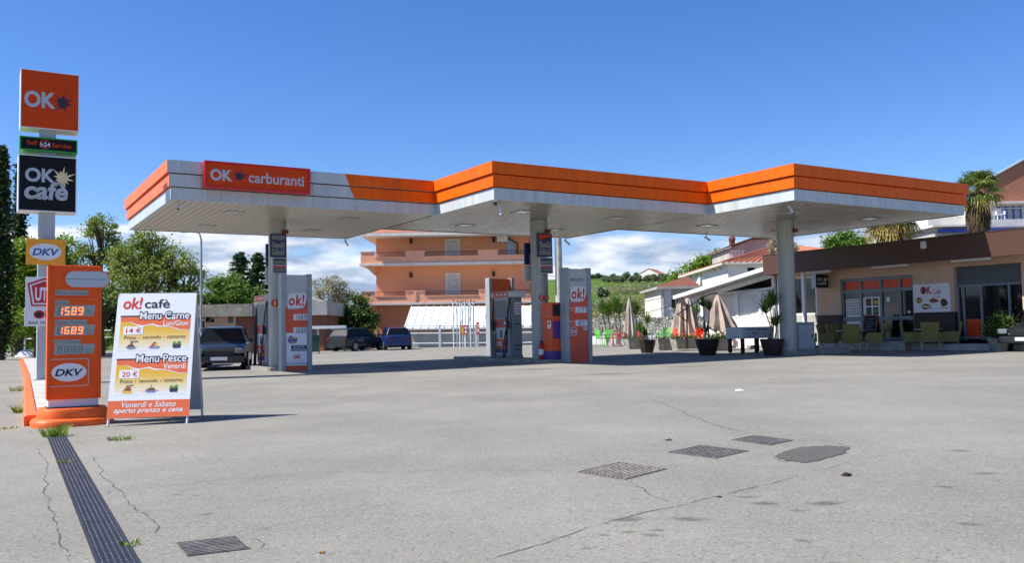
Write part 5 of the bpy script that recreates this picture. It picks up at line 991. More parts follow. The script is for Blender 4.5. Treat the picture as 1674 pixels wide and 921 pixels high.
for px, py in ((672,394),(807,392),(672,450),(807,448)): q = P_(px,py,67.35); mb = MB(); mb.bbox(q[0]-.10, q[0]+.10, 67.22, 67.39, q[2]-.2, q[2]+.2, .02); mb.build('wall_lamp', 'black_plastic', ob)
mb = MB(); q = P_(821,390,67.2); mb.bbox(q[0]-.42, q[0]+.42, 66.95, 67.38, q[2]-.28, q[2]+.28, .03); mb.build('air_conditioner', 'stone_trim', ob); mb = MB(); mb.tube([P_(827,388,67.2), P_(846,398,67.2), P_(846,426,67.2)], .06); mb.build('pipe', 'dark_metal', ob)
mb = MB(); mb.tube([(bx1+.08,67.3,bz), (bx1+.08,67.3,ze)], .07); mb.build('drainpipe', 'umbrella_metal', ob)
for px in (606,): q = P_(px,560,66.3); mb = MB(); mb.box(q[0]-.22, q[0]+.22, 66.1, 66.6, bz, P_(606,498)[2]); mb.build('pillar', 'render_orange', ob)
# corrugated shed
t = thing('shed', 'low shed with a white ribbed sloping roof in front of the orange building', 'shed', (0, 0, 0))
A0, A1, C0, C1 = P_(673,502,65.2), P_(880,500,65.2), P_(661,537,61.6), P_(880,534,61.6); mb = MB(); n = 17
mb.add([A0, A1, C1, C0, *(np.array(q)-np.array([0,0,.12]) for q in (A0, A1, C1, C0))], [(0,1,2,3),(7,6,5,4),(0,4,5,1),(1,5,6,2),(2,6,7,3),(3,7,4,0)])
for i in range(n+1):
    p, q = A0+(A1-A0)*i/n, C0+(C1-C0)*i/n; w_ = np.array([.05,0,0]); h_ = np.array([0,-.025,.055]); mb.add([p-w_, p+w_, q+w_, q-w_, p-w_*.6+h_, p+w_*.6+h_, q+w_*.6+h_, q-w_*.6+h_], [(4,5,6,7),(0,4,7,3),(1,2,6,5),(2,3,7,6),(0,1,5,4)])
mb.build('roof', 'corrugated', t); mb = MB(); mb.box(C0[0]+.4, C1[0], 62.0, 65.0, -.4, C0[2]-.25); mb.build('wall', 'grey_wall', t)
# white railing and slender poles
t = thing('railing', 'white three bar railing in front of the ribbed shed', 'railing', (0, 0, 0)); Yr = 59.5; mb = MB()
for py in (533, 545, 561.5): p, q = P_(662,py+.6,Yr), P_(880,py-1.2,Yr); mb.tube([p, q], .045, 6)
mb.build('rail', 'white_metal', t)
for px in (719, 778, 800, 850): q = P_(px,550,Yr); mb = MB(); mb.box(q[0]-.07, q[0]+.07, Yr-.06, Yr+.06, -.15, P_(px,531,Yr)[2]); mb.build('post', 'white_metal', t)
for i, (px, sg) in enumerate(((742,0),(747.5,0),(752,0),(756.5,0),(761,0),(766,0),(770,0),(774.5,0))):
    q = P_(px,560,58.5); zt_ = P_(px, 491+(i % 3), 58.5)[2]; t = thing('slender_pole', ('white slender pole standing in the tight row before the shed, '+('first from the left','second from the left','third from the left','fourth from the left','fourth from the right','third from the right','second from the right','last on the right')[i]), 'pole', (q[0], 58.5+.12*(i % 2), -.1), 0, 'slender white poles before the shed')
    mb = MB(); mb.tube([(0,0,0), (.03*((i*7) % 3-1),0,zt_)], .045, 8); mb.build('shaft', 'white_metal', t); mb = MB(); mb.tube([(.03*((i*7) % 3-1),0,zt_), (.03*((i*7) % 3-1)+.10,-.02,zt_+.10)], .05, 6); mb.build('cap', 'black_plastic', t)
def safety_sign(lab_, x0, x1, y0, y1, m1, m2):
    a, c = P_(x0,y0,58.2), P_(x1,y1,58.2); t = thing('warning_sign', lab_, 'sign', (a[0], 58.2, c[2]), 0); W_, H_ = c[0]-a[0], a[2]-c[2]; mb = MB(); mb.box(0, W_, 0, .03, 0, H_); mb.build('plate', m1, t); F = Face(t, 0, W_, 0, H_, 0); F.rect(.08, .42, .1, .9, m2, 1); F.ellipse(.7, .3, .18, .16, 'sign_white', 1); F.ellipse(.7, .72, .18, .16, 'sign_white', 1)
    mb = MB(); mb.tube([(W_/2,.06,0-c[2]-.1), (W_/2,.06,H_)], .03, 6); mb.build('post', 'white_metal', t)
safety_sign('red and yellow notice board fixed between the slender white poles', 753, 765, 532, 547, 'panel_red', 'food_yellow')
t_ = safety_sign('narrow red and yellow warning sign right of the slender white poles', 778.5, 784, 527, 546, 'sign_red', 'food_yellow')
# low brick building on the left
YL = 58.
t = thing('brick_outbuilding', 'low beige and brick building with flat concrete roof edge behind the left pump', 'building', (0, 0, 0)); L0, L1, L2, L3 = P_(334,520,YL)[0], P_(385,520,YL)[0], P_(436,520,YL)[0], P_(529,520,YL)[0]
zt_, zm, zw = P_(380,498,YL)[2], P_(380,518,YL)[2], -.4
mb = MB(); mb.box(L0, L1, YL, YL+7, zw, zm); mb.build('wall', 'beige_wall', t); mb = MB(); mb.box(L1, L3, YL+.1, YL+7, zw, zm); mb.build('brick_wall', 'brick_red', t); mb = MB(); mb.box(L0-1.2, L2-.8, YL-.5, YL+7.4, zm, zt_); mb.build('roof_edge', 'old_concrete', t); mb = MB(); mb.box(L2-.79, L3+.3, YL-.3, YL+7.4, zm, zt_+.1); mb.build('brick_roof_edge', 'grey_wall', t)
mb = MB(); mb.prism([(L0+3, zt_), (L3, zt_), (L3-3, zt_+.9)], YL+1, YL+6); mb.build('roof', 'old_concrete', t)
for a, c, d, e in ((337,350,510,527), (373,381,510,528), (418,426,512,535)): p, q = P_(a,d,YL), P_(c,e,YL); mb = MB(); mb.box(p[0], q[0], YL-.03, YL+.08, q[2], p[2]); mb.build('window', 'dark_glass', t)
# white house with tiled hip roof
t = thing('white_house', 'white house with red tiled hip roof behind the veranda', 'house', (0, 0, 0)); hx, hy = P_(1189,430,70)[0], 70.; hz = P_(1189,433,70)[2]; hX, hY = hx+15, hy+17.5
mb = MB(); mb.box(hx, hX, hy, hY, -.2, hz); mb.build('wall', 'white_wall', t); o_ = .55; mb = MB(); mb.box(hx-o_, hX+o_, hy-o_, hY+o_, hz, hz+.16); mb.build('eaves', 'stone_trim', t)
zr = P_(1237,404,78)[2]; V = [(hx-o_,hy-o_,hz+.16),(hX+o_,hy-o_,hz+.16),(hX+o_,hY+o_,hz+.16),(hx-o_,hY+o_,hz+.16),(hx+6,hy+8.75,zr),(hX-6,hy+8.75,zr)]; mb = MB(); mb.add(V, [(0,1,5,4),(1,2,5),(2,3,4,5),(3,0,4)])
for (a, b_, c, d, n) in ((V[0],V[1],V[4],V[5],34), (V[3],V[0],V[4],V[4],34)):
    for i in range(1, n):
        f = i/n; p = np.array(a)+(np.array(b_)-np.array(a))*f; q = np.array(c)+(np.array(d)-np.array(c))*f; mb.tube([p+np.array([0,0,.02]), q+np.array([0,0,.02])], .075, 5)
mb.tube([np.array(V[4]), np.array(V[5])], .13, 6); mb.tube([np.array(V[0]), np.array(V[4])], .12, 6); mb.build('roof', 'tile_red', t)
def side_y(px): return hx/((px-837)/FPX)
for px, y0, y1, w in ((1130,452,456,.35),(1139,449,453.5,.35),(1147,447,451.5,.35),(1168,441,445.5,.4),(1179,438,443,.4),(1129.5,468,485,.75)):
    Y = side_y(px); z1, z0 = P_(px,y0,Y)[2], P_(px,y1,Y)[2]; mb = MB(); mb.box(hx-.03, hx+.05, Y-w, Y+w, z0, z1); mb.build('window', 'dark_glass', t)
mb = MB(); Y = side_y(1147); q = P_(1147,462,Y); mb.lathe([(.55,-.02),(.5,.05)], 20); dsh = mb.build('satellite_dish', 'sign_white', t); dsh.location = (hx-.3, Y, q[2]); dsh.rotation_euler = (0,-1.3,0)
p, q = P_(1222,438,70), P_(1234,446,70); mb = MB(); mb.box(p[0], q[0], hy-.03, hy+.05, q[2], p[2]); mb.build('window', 'dark_glass', t)
YU = 82; t = thing('house_annex', 'grey gabled upper house with a chimney behind the tiled hip roof', 'house', (0, 0, 0)); f_ = lambda px, py: (P_(px,py,YU)[0], P_(px,py,YU)[2])
mb = MB(); mb.prism([(f_(1192,470)[0], 0), (f_(1275,470)[0], 0), f_(1275,390), f_(1228,392), f_(1192,406)], YU, YU+7); mb.build('wall', 'grey_wall', t); mb = MB(); mb.prism([f_(1186,406.5), f_(1228,391), f_(1275,389), f_(1275,387.3), f_(1228,389), f_(1186,404)], YU-.5, YU+7.5); mb.build('roof', 'tile_dark', t)
mb = MB(); a, c = f_(1194,409.5), f_(1218,421); mb.box(a[0], c[0], YU-.04, YU+.05, c[1], a[1]); wp = mb.build('white_panel', 'white_wall', t)
for k in range(4): x = a[0]+.25+k*.33; mb = MB(); mb.box(x, x+.14, YU-.06, YU-.041, c[1]+.3, a[1]-.12); mb.build('vent', 'grey_wall', wp)
mb = MB(); a = f_(1200,397); mb = MB(); mb.box(a[0]-.22, a[0]+.22, YU+.5, YU+1, a[1]-.3, a[1]+.25); mb.lathe([(.3,.25),(.34,.4),(.30,.6),(.1,.72)], 12, 0, (a[0], YU+.75, a[1])); mb.build('chimney', 'tile_dark', t)
# grey house
YG = 66.; t = thing('grey_house', 'small grey house with dark tiled roof between the hill and the white house', 'house', (0, 0, 0)); a, c = P_(1080,478,YG), P_(1123,500,YG); zt_ = P_(1090,473,YG)[2]
mb = MB(); mb.box(a[0], c[0]+1, YG, YG+8, -.2, zt_); mb.build('wall', 'cream_wall', t); mb = MB(); mb.box(a[0]-.35, c[0]+1, YG-.35, YG+8.3, zt_, zt_+.18); mb.build('eaves', 'grey_wall', t); mb = MB(); mb.box(a[0]+.8, c[0]+1, YG-.02, YG-.002, P_(1090,489,YG)[2]+.25, zt_-.002); mb.build('upper_wall', 'grey_wall', t)
zr = P_(1130,453,YG+4)[2]; mb = MB(); mb.add([(a[0]-.35,YG-.35,zt_+.18),(c[0]+1,YG-.35,zt_+.18),(c[0]+1,YG+8.3,zt_+.18),(a[0]-.35,YG+8.3,zt_+.18),(a[0]+2.6,YG+4,zr),(c[0]+1,YG+4,zr)], [(0,1,5,4),(3,0,4),(2,3,4,5)]); mb.build('roof', 'tile_dark', t)
p, q = P_(1094.5,485.5,YG), P_(1115,506.5,YG); mb = MB(); e = .12
for k in ((p[0],p[0]+e,q[2],p[2]),(q[0]-e,q[0],q[2],p[2]),(p[0]+e,q[0]-e,q[2],q[2]+e),(p[0]+e,q[0]-e,p[2]-e,p[2])): mb.box(k[0],k[1],YG-.06,YG-.021,k[2],k[3])
wo = mb.build('window', 'stone_trim', t); mb = MB(); mb.box(p[0]+e, q[0]-e, YG-.04, YG-.022, q[2]+e, p[2]-e); mb.build('pane', 'dark_glass', wo); mb = MB(); mb.box((p[0]+q[0])/2-.03, (p[0]+q[0])/2+.03, YG-.05, YG-.041, q[2]+e, p[2]-e); mb.build('mullion', 'white_metal', wo)
mb = MB(); q = P_(1085,500,YG-.1); mb.tube([(q[0],YG-.08,0),(q[0],YG-.08,zt_)], .06, 6); mb.build('drainpipe', 'grey_metal', t)
# house on the hill
YH = 236.; c = P_(1062,452,YH); t = thing('hill_house', 'white gabled house with red roof on top of the green hill', 'house', (c[0], YH, max(at(1062,457,YH)[2]-.3, float(terr(c[0], YH))-.3)), R_(-26)); hh = P_(1062,447.5,YH)[2]-t.location[2]; ha = P_(1062,440,YH)[2]-t.location[2]
mb = MB(); mb.box(-3,2.5,.1,6.9,-3,0); mb.build('foundation', 'grey_wall', t)
mb = MB(); mb.prism([(-2.9,0),(2.4,0),(2.4,hh),(-.2,ha),(-2.9,hh)], 0, 7); mb.build('wall', 'white_wall', t); mb = MB(); mb.prism([(-3.4,hh-.3),(-.2,ha),(2.9,hh-.3),(2.9,hh-.12),(-.2,ha+.2),(-3.4,hh-.12)], -.08, 7.5); mb.build('roof', 'tile_red', t); mb = MB(); mb.box(.5,1.9,-.05,.02,hh*.35,hh*.8); mb.build('window', 'interior', t)
for y in (2, 4.5): mb = MB(); mb.box(2.38,2.45,y,y+.8,hh*.35,hh*.75); mb.build('window', 'interior', t)
q = P_(1015,458.5,250); t = thing('farm_shed', 'long pale farm shed on the hill left of the white house', 'shed', (q[0], 250, float(terr(q[0], 250))-.2)); hq = P_(1015,457,250)[2]-t.location[2]; mb = MB(); mb.box(-2.6, 5.2, 0, 6, 0, max(1.2, hq)); mb.build('wall', 'cream_wall', t); mb = MB(); mb.box(-2.9, 5.5, -.4, 6.4, max(1.2, hq), max(1.2, hq)+.35); mb.build('roof', 'stone_trim', t)
# right hand building with brick gable
YR = 62.; f_ = lambda px, py, Y=YR: (P_(px,py,Y)[0], P_(px,py,Y)[2]); rb = thing('gabled_building', 'tall brick gabled building with blue framed balcony doors behind the palms', 'building', (0, 0, 0))
mb = MB(); mb.prism([f_(1606,332), f_(1606,301), f_(1674,263.5), f_(1770,212), f_(1860,262), f_(1860,332)], YR, YR+.4); mb.build('gable', 'brick_gable', rb); mb = MB(); mb.prism([f_(1600,303), f_(1674,262), f_(1770,209.5), f_(1770,207), f_(1674,259.5), f_(1600,300.5)], YR-.15, YR+.5); mb.build('roof', 'grey_metal', rb)
mb = MB(); a, c = f_(1606,334), f_(1860,352); mb.box(a[0]-.4, c[0], YR-.5, YR+1.6, a[1], f_(1606,332)[1]+.02); mb.build('balcony_ceiling', 'stone_trim', rb); a, c = f_(1606,334,YR+1.6), f_(1860,450,YR+1.6); mb = MB(); mb.box(a[0], c[0], YR+1.6, YR+8, 0, a[1]-.01); mb.build('wall', 'white_wall', rb)
a, c = f_(1600,362), f_(1860,369); mb = MB(); mb.box(a[0], c[0], YR-1.0, YR+1.6, c[1], a[1]); mb.build('balcony_slab', 'stone_trim', rb); mb = MB(); zr_ = f_(1610,344)[1]; mb.tube([(a[0],YR-.9,zr_),(c[0],YR-.9,zr_)], .03, 6)
for k in range(70): x = a[0]+(c[0]-a[0])*k/70; mb.box(x, x+.008, YR-.905, YR-.895, a[1], zr_)
mb.build('railing', 'galvanised', rb); a, c = f_(1632,330,YR+1.5), f_(1669,366,YR+1.5); mb = MB(); w3 = (c[0]-a[0])/3; e = .07
for k in range(4): x = a[0]+k*w3; mb.box(x-e, x+e, YR+1.45, YR+1.59, c[1], a[1])
mb.box(a[0]+e, c[0]-e, YR+1.46, YR+1.58, a[1]-.14, a[1]-.001); d_ = mb.build('balcony_door', 'blue_frame', rb); mb = MB(); mb.box(a[0]+e, c[0]-e, YR+1.5, YR+1.54, c[1], a[1]-.14); mb.build('pane', 'balcony_glass', d_)
q = f_(1650,326,YR+1.5); mb = MB(); mb.lathe([(.05,-.12),(.22,-.06),(.22,.06),(.1,.1)], 14, 0, (q[0], YR+1.35, q[1])); mb.build('wall_lamp', 'umbrella_metal', rb)
a, c = f_(1608,373.5,YR-1.1), f_(1672,376,YR-1.1); mb = MB(); mb.box(a[0], c[0], YR-1.25, YR-1.01, c[1], a[1]); mb.build('blue_awning', 'blue_frame', rb)
t = thing('white_wing', 'white low wing with a blue awning in front of the gabled building', 'building', (0, 0, 0)); f2 = lambda px, py: (P_(px,py,56)[0], P_(px,py,56)[2]); a, c = f2(1527,358), f2(1600,400); mb = MB(); mb.box(a[0], c[0], 56, 62, 0, f2(1530,372)[1]); mb.build('wall', 'grey_wall', t); mb = MB(); mb.box(a[0]-.3, c[0], 55.6, 62, f2(1530,372)[1], f2(1530,369)[1]); mb.build('roof_edge', 'stone_trim', t); mb = MB(); mb.box(f2(1534,370)[0], c[0], 55.7, 55.99, f2(1530,381)[1], f2(1530,376)[1]); mb.build('blue_awning', 'blue_frame', t)
q = f_(1560,352,66); mb = MB(); mb.box(f_(1517,360,66)[0], f_(1585,360,66)[0], 66, 72, 0, f_(1550,354,66)[1]); mb.build('upper_block', 'white_wall', t)
q = P_(1634,359,YR-.3); t = thing('balcony_chair', 'white plastic chair on the balcony of the gabled building', 'chair', (q[0], YR-.3, f_(1600,362)[1]+.001)); mb = MB(); mb.bbox(-.28,.28,-.25,.25,.38,.44,.02); mb.build('seat','sign_white',t); mb = MB(); mb.bbox(-.27,.27,.2,.26,.42,.9,.03); mb.build('backrest','sign_white',t)
for sx in (-1,1):
    mb = MB(); mb.bbox(*sorted((sx*.27,sx*.33)),-.25,.25,.40,.64,.02); mb.build('arm','sign_white',t)
    for sy in (-1,1): mb = MB(); mb.tube([(sx*.24,sy*.2,.38),(sx*.26,sy*.24,0)], .025, 6); mb.build('leg','sign_white',t)

# ================================================================== POLES, WIRES, RAILS
def lamp_post(lab_, px, py, Y, top, bend, r=.07):
    b = at(px, py, Y); b[2] = gz(b[0]) if Y < 80 else float(terr(b[0], Y)); zt_ = at(px, top, Y)[2]-b[2]; t = thing('street_lamp', lab_, 'street lamp', b); mb = MB(); mb.tube([(0,0,0),(0,0,zt_*.93),(bend*.12,0,zt_*.98),(bend*.5,0,zt_),(bend,0,zt_*1.0)], [r,r*.7,r*.55,r*.5,r*.45], 8); mb.build('pole', 'galvanised', t, True); mb = MB(); mb.bbox(*sorted((bend*.95, bend*1.4)), -.12, .12, zt_-.06, zt_+.06, .03); mb.build('lamp_head', 'grey_metal', t)
lamp_post('tall galvanised street lamp left of the canopy', 328.5, 590, 41.7, 378, -.7); lamp_post('thin curved street lamp in front of the green hill', 1082, 540, 74, 478, -.7, .07)
q = at(916, 560, 50); t = thing('utility_pole', 'pale concrete utility pole behind the SERVITO totem', 'pole', (q[0], 50, gz(q[0]))); mb = MB(); mb.tube([(0,0,0),(0,0,9)], [.24,.17], 14); mb.build('shaft', 'concrete', t, True); mb = MB(); mb.tube([(-.2,-.15,3),(-.19,-.13,9)], .02, 5); mb.build('cable', 'cable', t); mb = MB(); mb.box(-.7,.7,-.05,.05,8.3,8.4); mb.build('crossarm', 'galvanised', t)
def wire(lab_, a, Ya, b_, Yb, sag=.3, r=.016):
    A, Bq = at(*a, Ya), at(*b_, Yb); mb = MB(); mb.tube([A+(Bq-A)*k/12-np.array([0,0,sag*4*(k/12)*(1-k/12)]) for k in range(13)], r, 5); tag(mb.build('overhead_wire', 'cable'), lab_, 'wire')
wire('thin dark wire crossing the sky in front of the hill', (880,449), 52, (1145,455), 78, .3); wire('pale overhead wire slanting down to the grey house', (985,522), 60, (1128,489), 66, .25, .02); wire('second pale wire below it reaching the grey house wall', (960,500), 60, (1082,487), 66, .2, .02); wire('thin wire stretched above the cafe roof between the palms', (1395,379), 45, (1660,372), 45, .15, .014)
t = thing('guard_rail', 'white two bar roadside rail behind the sign pole', 'railing', (0,0,0)); mb = MB(); YG2 = 62
for py in (542.5, 554): mb.tube([at(38,py+.6,YG2), at(182,py-1.8,YG2)], .05, 6)
mb.build('rail', 'white_metal', t)
for px in (40, 92, 168): q = at(px,550,YG2); mb = MB(); mb.tube([(q[0],YG2+.08,-.4),(q[0],YG2+.08,at(px,541,YG2)[2])], .06, 6); mb.build('post', 'white_metal', t)
t = thing('guard_rail', 'grey rail with white top left of the dark parked car', 'railing', (0,0,0)); mb = MB(); mb.box(at(503,534,56)[0], at(566,534,56)[0], 55.9, 56.1, at(530,538,56)[2], at(530,533,56)[2]); mb.build('rail', 'white_metal', t)
for px in (520, 545, 563): q = at(px,550,56); mb = MB(); mb.box(q[0]-.06, q[0]+.06, 55.95, 56.05, -.3, at(530,538,56)[2]); mb.build('post', 'galvanised', t)
q = at(513.5,560,50); t = thing('wheelie_bin', 'green wheeled bin just right of the left price totem', 'bin', (q[0],50,gz(q[0])), .1); mb = MB(); mb.prism([(-.24,.12),(.24,.12),(.30,1.0),(-.30,1.0)], -.3, .3); mb.build('body', 'green_grip', t); mb = MB(); mb.bbox(-.32,.32,-.34,.34,1.0,1.08,.02); mb.build('lid', 'green_grip', t)
for sx in (-1,1): mb = MB(); mb.tube([(sx*.22,.25,.10),(sx*.27,.25,.10)], .10, 12); mb.build('wheel', 'rubber', t)
# white tarpaulin bundle by the far road
q = at(43,566,60); t = thing('tarpaulin_bundle', 'white tarpaulin bundle lying in the weeds by the far road', 'tarpaulin', (q[0],60,-.25)); mb = MB(); V = []; K = 9; n = 16
for i in range(K):
    f = i/(K-1); rr = math.sin(math.pi*(.06+.88*f))**.6
    for j in range(n): a = math.pi*j/(n-1); V.append((-.75+1.5*f, .45*rr*math.cos(a)*(1+.2*rnd.random()), .62*rr*math.sin(a)*(1-.35*f)*(1+.12*rnd.random())))
mb.add(V, [(i*n+j, i*n+j+1, (i+1)*n+j+1, (i+1)*n+j) for i in range(K-1) for j in range(n-1)]); mb.build('sheet', 'sign_white', t)

# ================================================================== CARS
def car(lab_, px, py, Y, rot, paint, plate='sign_white', L=4.1, hgt=1.46):
    b = at(px, py, Y); b[2] = gz(b[0]); t = thing('parked_car', lab_, 'car', b, rot)      # nose towards local -y
    W_ = .86; st = [(-L/2,.42,.50,.72),(-L/2+.12,.30,.66,.80),(-L/2+.55,.22,.80,.84),(-L*.16,.2,.92,.86),(L*.1,.2,.94,.87),(L*.36,.2,.95,.86),(L/2-.14,.28,.94,.82),(L/2,.42,.86,.74)]
    V = []; n = 12
    for y, z0, z1, w in st:
        prof = [(-w*.9,z0),(-w,z0+.12),(-w*1.0,(z0+z1)/2),(-w*.97,z1-.08),(-w*.88,z1),(-w*.4,z1+.03),(w*.4,z1+.03),(w*.88,z1),(w*.97,z1-.08),(w*1.0,(z0+z1)/2),(w,z0+.12),(w*.9,z0)]; V += [(x,y,z) for x, z in prof]
    K = len(st); F = [(i*n+j, i*n+(j+1) % n, (i+1)*n+(j+1) % n, (i+1)*n+j) for i in range(K-1) for j in range(n)]+[tuple(range(n-1,-1,-1)), tuple(range((K-1)*n, K*n))]
    mb = MB(); mb.add(V, F); body = mb.build('body', paint, t, True)
    def hoop(y, z, w0, w1): return [(-w0,y,.90),(-w1,y,z),(w1,y,z),(w0,y,.90)]
    roof = [(-L*.03,hgt-.05,.60),(L*.10,hgt,.62),(L*.30,hgt-.02,.60),(L*.40,hgt-.10,.56)]
    mb = MB(); V = []
    for y, z, w in roof: V += [(-w,y,z-.05),(-w*.9,y,z),(w*.9,y,z),(w,y,z-.05)]
    mb.add(V, [(4*i+j,4*i+j+1,4*i+5+j,4*i+4+j) for i in range(3) for j in range(3)]); ro = mb.build('roof', paint, t, True)
    a0, a1 = roof[0], roof[-1]; mb = MB(); mb.add([(-.74,-L*.17,.93),(.74,-L*.17,.93),(a0[2]*.97,a0[0],a0[1]-.02),(-a0[2]*.97,a0[0],a0[1]-.02)], [(0,1,2,3)]); mb.build('windscreen', 'car_glass', t)
    mb = MB(); mb.add([(-.72,L*.46,.95),(.72,L*.46,.95),(a1[2]*.97,a1[0],a1[1]-.02),(-a1[2]*.97,a1[0],a1[1]-.02)], [(3,2,1,0)]); mb.build('rear_window', 'car_glass', t)
    for s in (-1,1):
        mb = MB(); mb.add([(s*.80,-L*.15,.94),(s*.80,L*.44,.95),(s*a1[2],a1[0],a1[1]-.05),(s*.60,L*.30,hgt-.07),(s*.62,L*.10,hgt-.05),(s*a0[2],a0[0],a0[1]-.05)], [tuple(range(6))]); mb.build('side_window', 'car_glass', t)
        mb = MB(); mb.tube([(s*.77,-L*.17,.92),(s*.60,-L*.03,hgt-.06)], .03, 6); mb.tube([(s*.80,L*.13,.94),(s*.63,L*.12,hgt-.04)], .03, 6); mb.tube([(s*.74,L*.46,.95),(s*.57,L*.40,hgt-.12)], .035, 6); mb.build('window_pillar', paint, t)
        mb = MB(); mb.bbox(*sorted((s*.50,s*.80)), -L/2-.02, -L/2+.14, .56, .72, .03); mb.build('headlight', 'headlight_glass', t)
        mb = MB(); mb.bbox(*sorted((s*.58,s*.76)), L/2-.08, L/2+.02, .62, .86, .02); mb.build('tail_light', 'tail_red', t)
        mb = MB(); mb.bbox(*sorted((s*.86,s*1.02)), -L*.15, -L*.10, .90, 1.04, .03); mb.build('mirror', paint, t)
        for y in (-L*.31, L*.30):
            mb = MB(); mb.tube([(s*.66,y,.31),(s*.87,y,.31)], .31, 20); w_ = mb.build('wheel', 'rubber', t, True); mb = MB(); mb.tube([(s*.868,y,.31),(s*.885,y,.31)], .20, 16); mb.build('rim', 'steel', w_)
    mb = MB(); mb.bbox(-.78,.78,-L/2-.06,-L/2+.08,.26,.48,.04); bp = mb.build('bumper', paint, t); mb = MB(); mb.box(-.42,.42,-L/2-.03,-L/2+.03,.50,.64); mb.build('grille', 'black_plastic', t); mb = MB(); mb.box(-.26,.26,-L/2-.068,-L/2-.061,.34,.45); mb.build('number_plate', plate, t)
    mb = MB(); mb.bbox(-.76,.76,L/2-.08,L/2+.05,.28,.50,.04); mb.build('bumper', paint, t); return t
car('dark car parked facing us left of the first pump', 366, 600, 30.6, R_(14), 'car_dark'); car('pale silver car mostly hidden behind the menu board', 300, 600, 33.5, R_(12), 'car_silver', hgt=1.5)
car('dark car parked in front of the left end of the orange building', 585, 570, 56, R_(150), 'car_dark'); car('blue car parked below the orange building balconies', 645, 570, 57, R_(196), 'car_blue'); car('dark car at the right edge in front of the cafe shop window', 1712, 570, 29.0, R_(-48), 'car_dark')

# ================================================================== TREES
def tree(name, lab_, cat, base_px, Y, blobs, m, leaf=.22, dens=1., trunk=.22, bark='bark', group=None, gap=.5, clump=.24, limbs=True, bz_=None, tr_top=None):
    b = at(base_px, 555, Y); b[2] = (gz(b[0]) if Y < 80 else float(terr(b[0], Y)))-.05 if bz_ is None else bz_; t = thing(name, lab_, cat, b, 0, group); Ls = []; mb = MB()
    cs = []
    for (px, py, rx, ry) in blobs:
        k = Y/FPX; dz = rnd.uniform(-.5, .5)*rx*k; c = at(px, py, Y)-b; c[1] += dz; c[2] += 0; R = np.array([rx*k, rx*k*.9, ry*k]); cs.append((c, R))
        ncl = max(5, int(14*gap*2)); area = rx*ry; d = nr.normal(size=(ncl, 3)); d /= np.linalg.norm(d, axis=1, keepdims=True); rad = nr.uniform(.25, 1.0, (ncl, 1))**.5; C = c+d*rad*R*.86
        nl = int(dens*area*2.6/ncl)+6
        for q in C:
            s = clump*R.mean()*nr.uniform(.7, 1.35); Ls.append(q+nr.normal(size=(nl, 3))*s*np.array([1, 1, .72]))
        if limbs:
            for q in C[:max(3, ncl//2)]: mid = c*.45+q*.55; mid[2] -= R[2]*.25; mb.tube([c*np.array([.75,.75,.72]), mid, q], [trunk*.28, trunk*.15, trunk*.05], 5)
    top = cs[0][0] if tr_top is None else np.array(tr_top); zmin = min(c[2] for c, R in cs)
    kx = np.array([0, 0, max(.6, zmin*.42)]); mb.tube([(0,0,0), kx*.5+np.array([.05,0,0]), kx], [trunk*1.15, trunk*.9, trunk*.75], 9)
    for c, R in cs: e = c*np.array([.75,.75,.72]); mid = (kx+e)*.5+np.array([rnd.uniform(-.3,.3), rnd.uniform(-.3,.3), 0]); mb.tube([kx*.96, mid, e], [trunk*.6, trunk*.42, trunk*.26], 7)
    mb.build('trunk', bark, t, True); P = np.concatenate(Ls); quads('crown', leaf_quads(P, leaf), m, t); return t
def spindle(name, lab_, px, Y, ytop, wpx, m, n=9000, leaf=.26, layered=False, ybot=548):
    b = at(px, 555, Y); b[2] = gz(b[0])-.2; H = at(px, ytop, Y)[2]-b[2]; w = wpx*Y/FPX; t = thing(name, lab_, 'tree', b); mb = MB(); mb.tube([(0,0,0),(0,0,H*.97)], [.3,.03], 8); mb.build('trunk', 'bark', t)
    if layered:     # cedar: tiers of drooping boughs
        Ls = []; lb = MB()
        for i in range(150):
            f = rnd.random()**.8; z = H*(.12+.86*f); L_ = w*(1.02-f)**.75*rnd.uniform(.55, 1.12)+.1; az = rnd.uniform(0, 6.28); k = int(n/150); s = nr.uniform(.15, 1, k); r = s*L_
            P = np.stack([r*math.cos(az), r*math.sin(az), z+r*.16-s*s*L_*.30], 1)+nr.normal(size=(k, 3))*np.stack([.10+.14*s*L_*.5]*2+[np.full(k, .06)], 1); Ls.append(P); lb.tube([(0,0,z),(L_*.95*math.cos(az), L_*.95*math.sin(az), z-.14*L_)], [.05,.01], 4)
        lb.build('bough', 'bark', t); P = np.concatenate(Ls)
    else:
        z = nr.random(n)**.9; a = nr.uniform(0, 6.28, n); prof = np.minimum(1, z*6)*(1-z**2.2)**.8+.04; lob = .92+.30*np.sin(a*4+z*26)+.22*np.sin(a*3-z*47)+.18*np.sin(z*80+a*2); r = w*prof*lob*np.sqrt(nr.uniform(.35, 1, n)); P = np.stack([r*np.cos(a), r*np.sin(a), H*(.02+.98*z)], 1)+nr.normal(0, .12, (n, 3))
    quads('crown', leaf_quads(P, leaf, .9), m, t); return t
spindle('cypress_tree', 'tallest dark cypress at the left edge of the photo', -1, 52, 244, 19, 'leaf_cypress', 11000, .24); spindle('cypress_tree', 'shorter dark cypress just left of the sign pole', 29, 60, 268, 12, 'leaf_cypress', 6000, .26)
tree('broadleaf_tree', 'dense yellow green tree behind the sign pole', 'tree', 62, 56, [(60,470,48,62),(40,430,30,42),(85,420,34,40),(100,480,36,50),(25,500,34,44),(70,520,50,34)], 'leaf_green', .22, 1.25, .3)
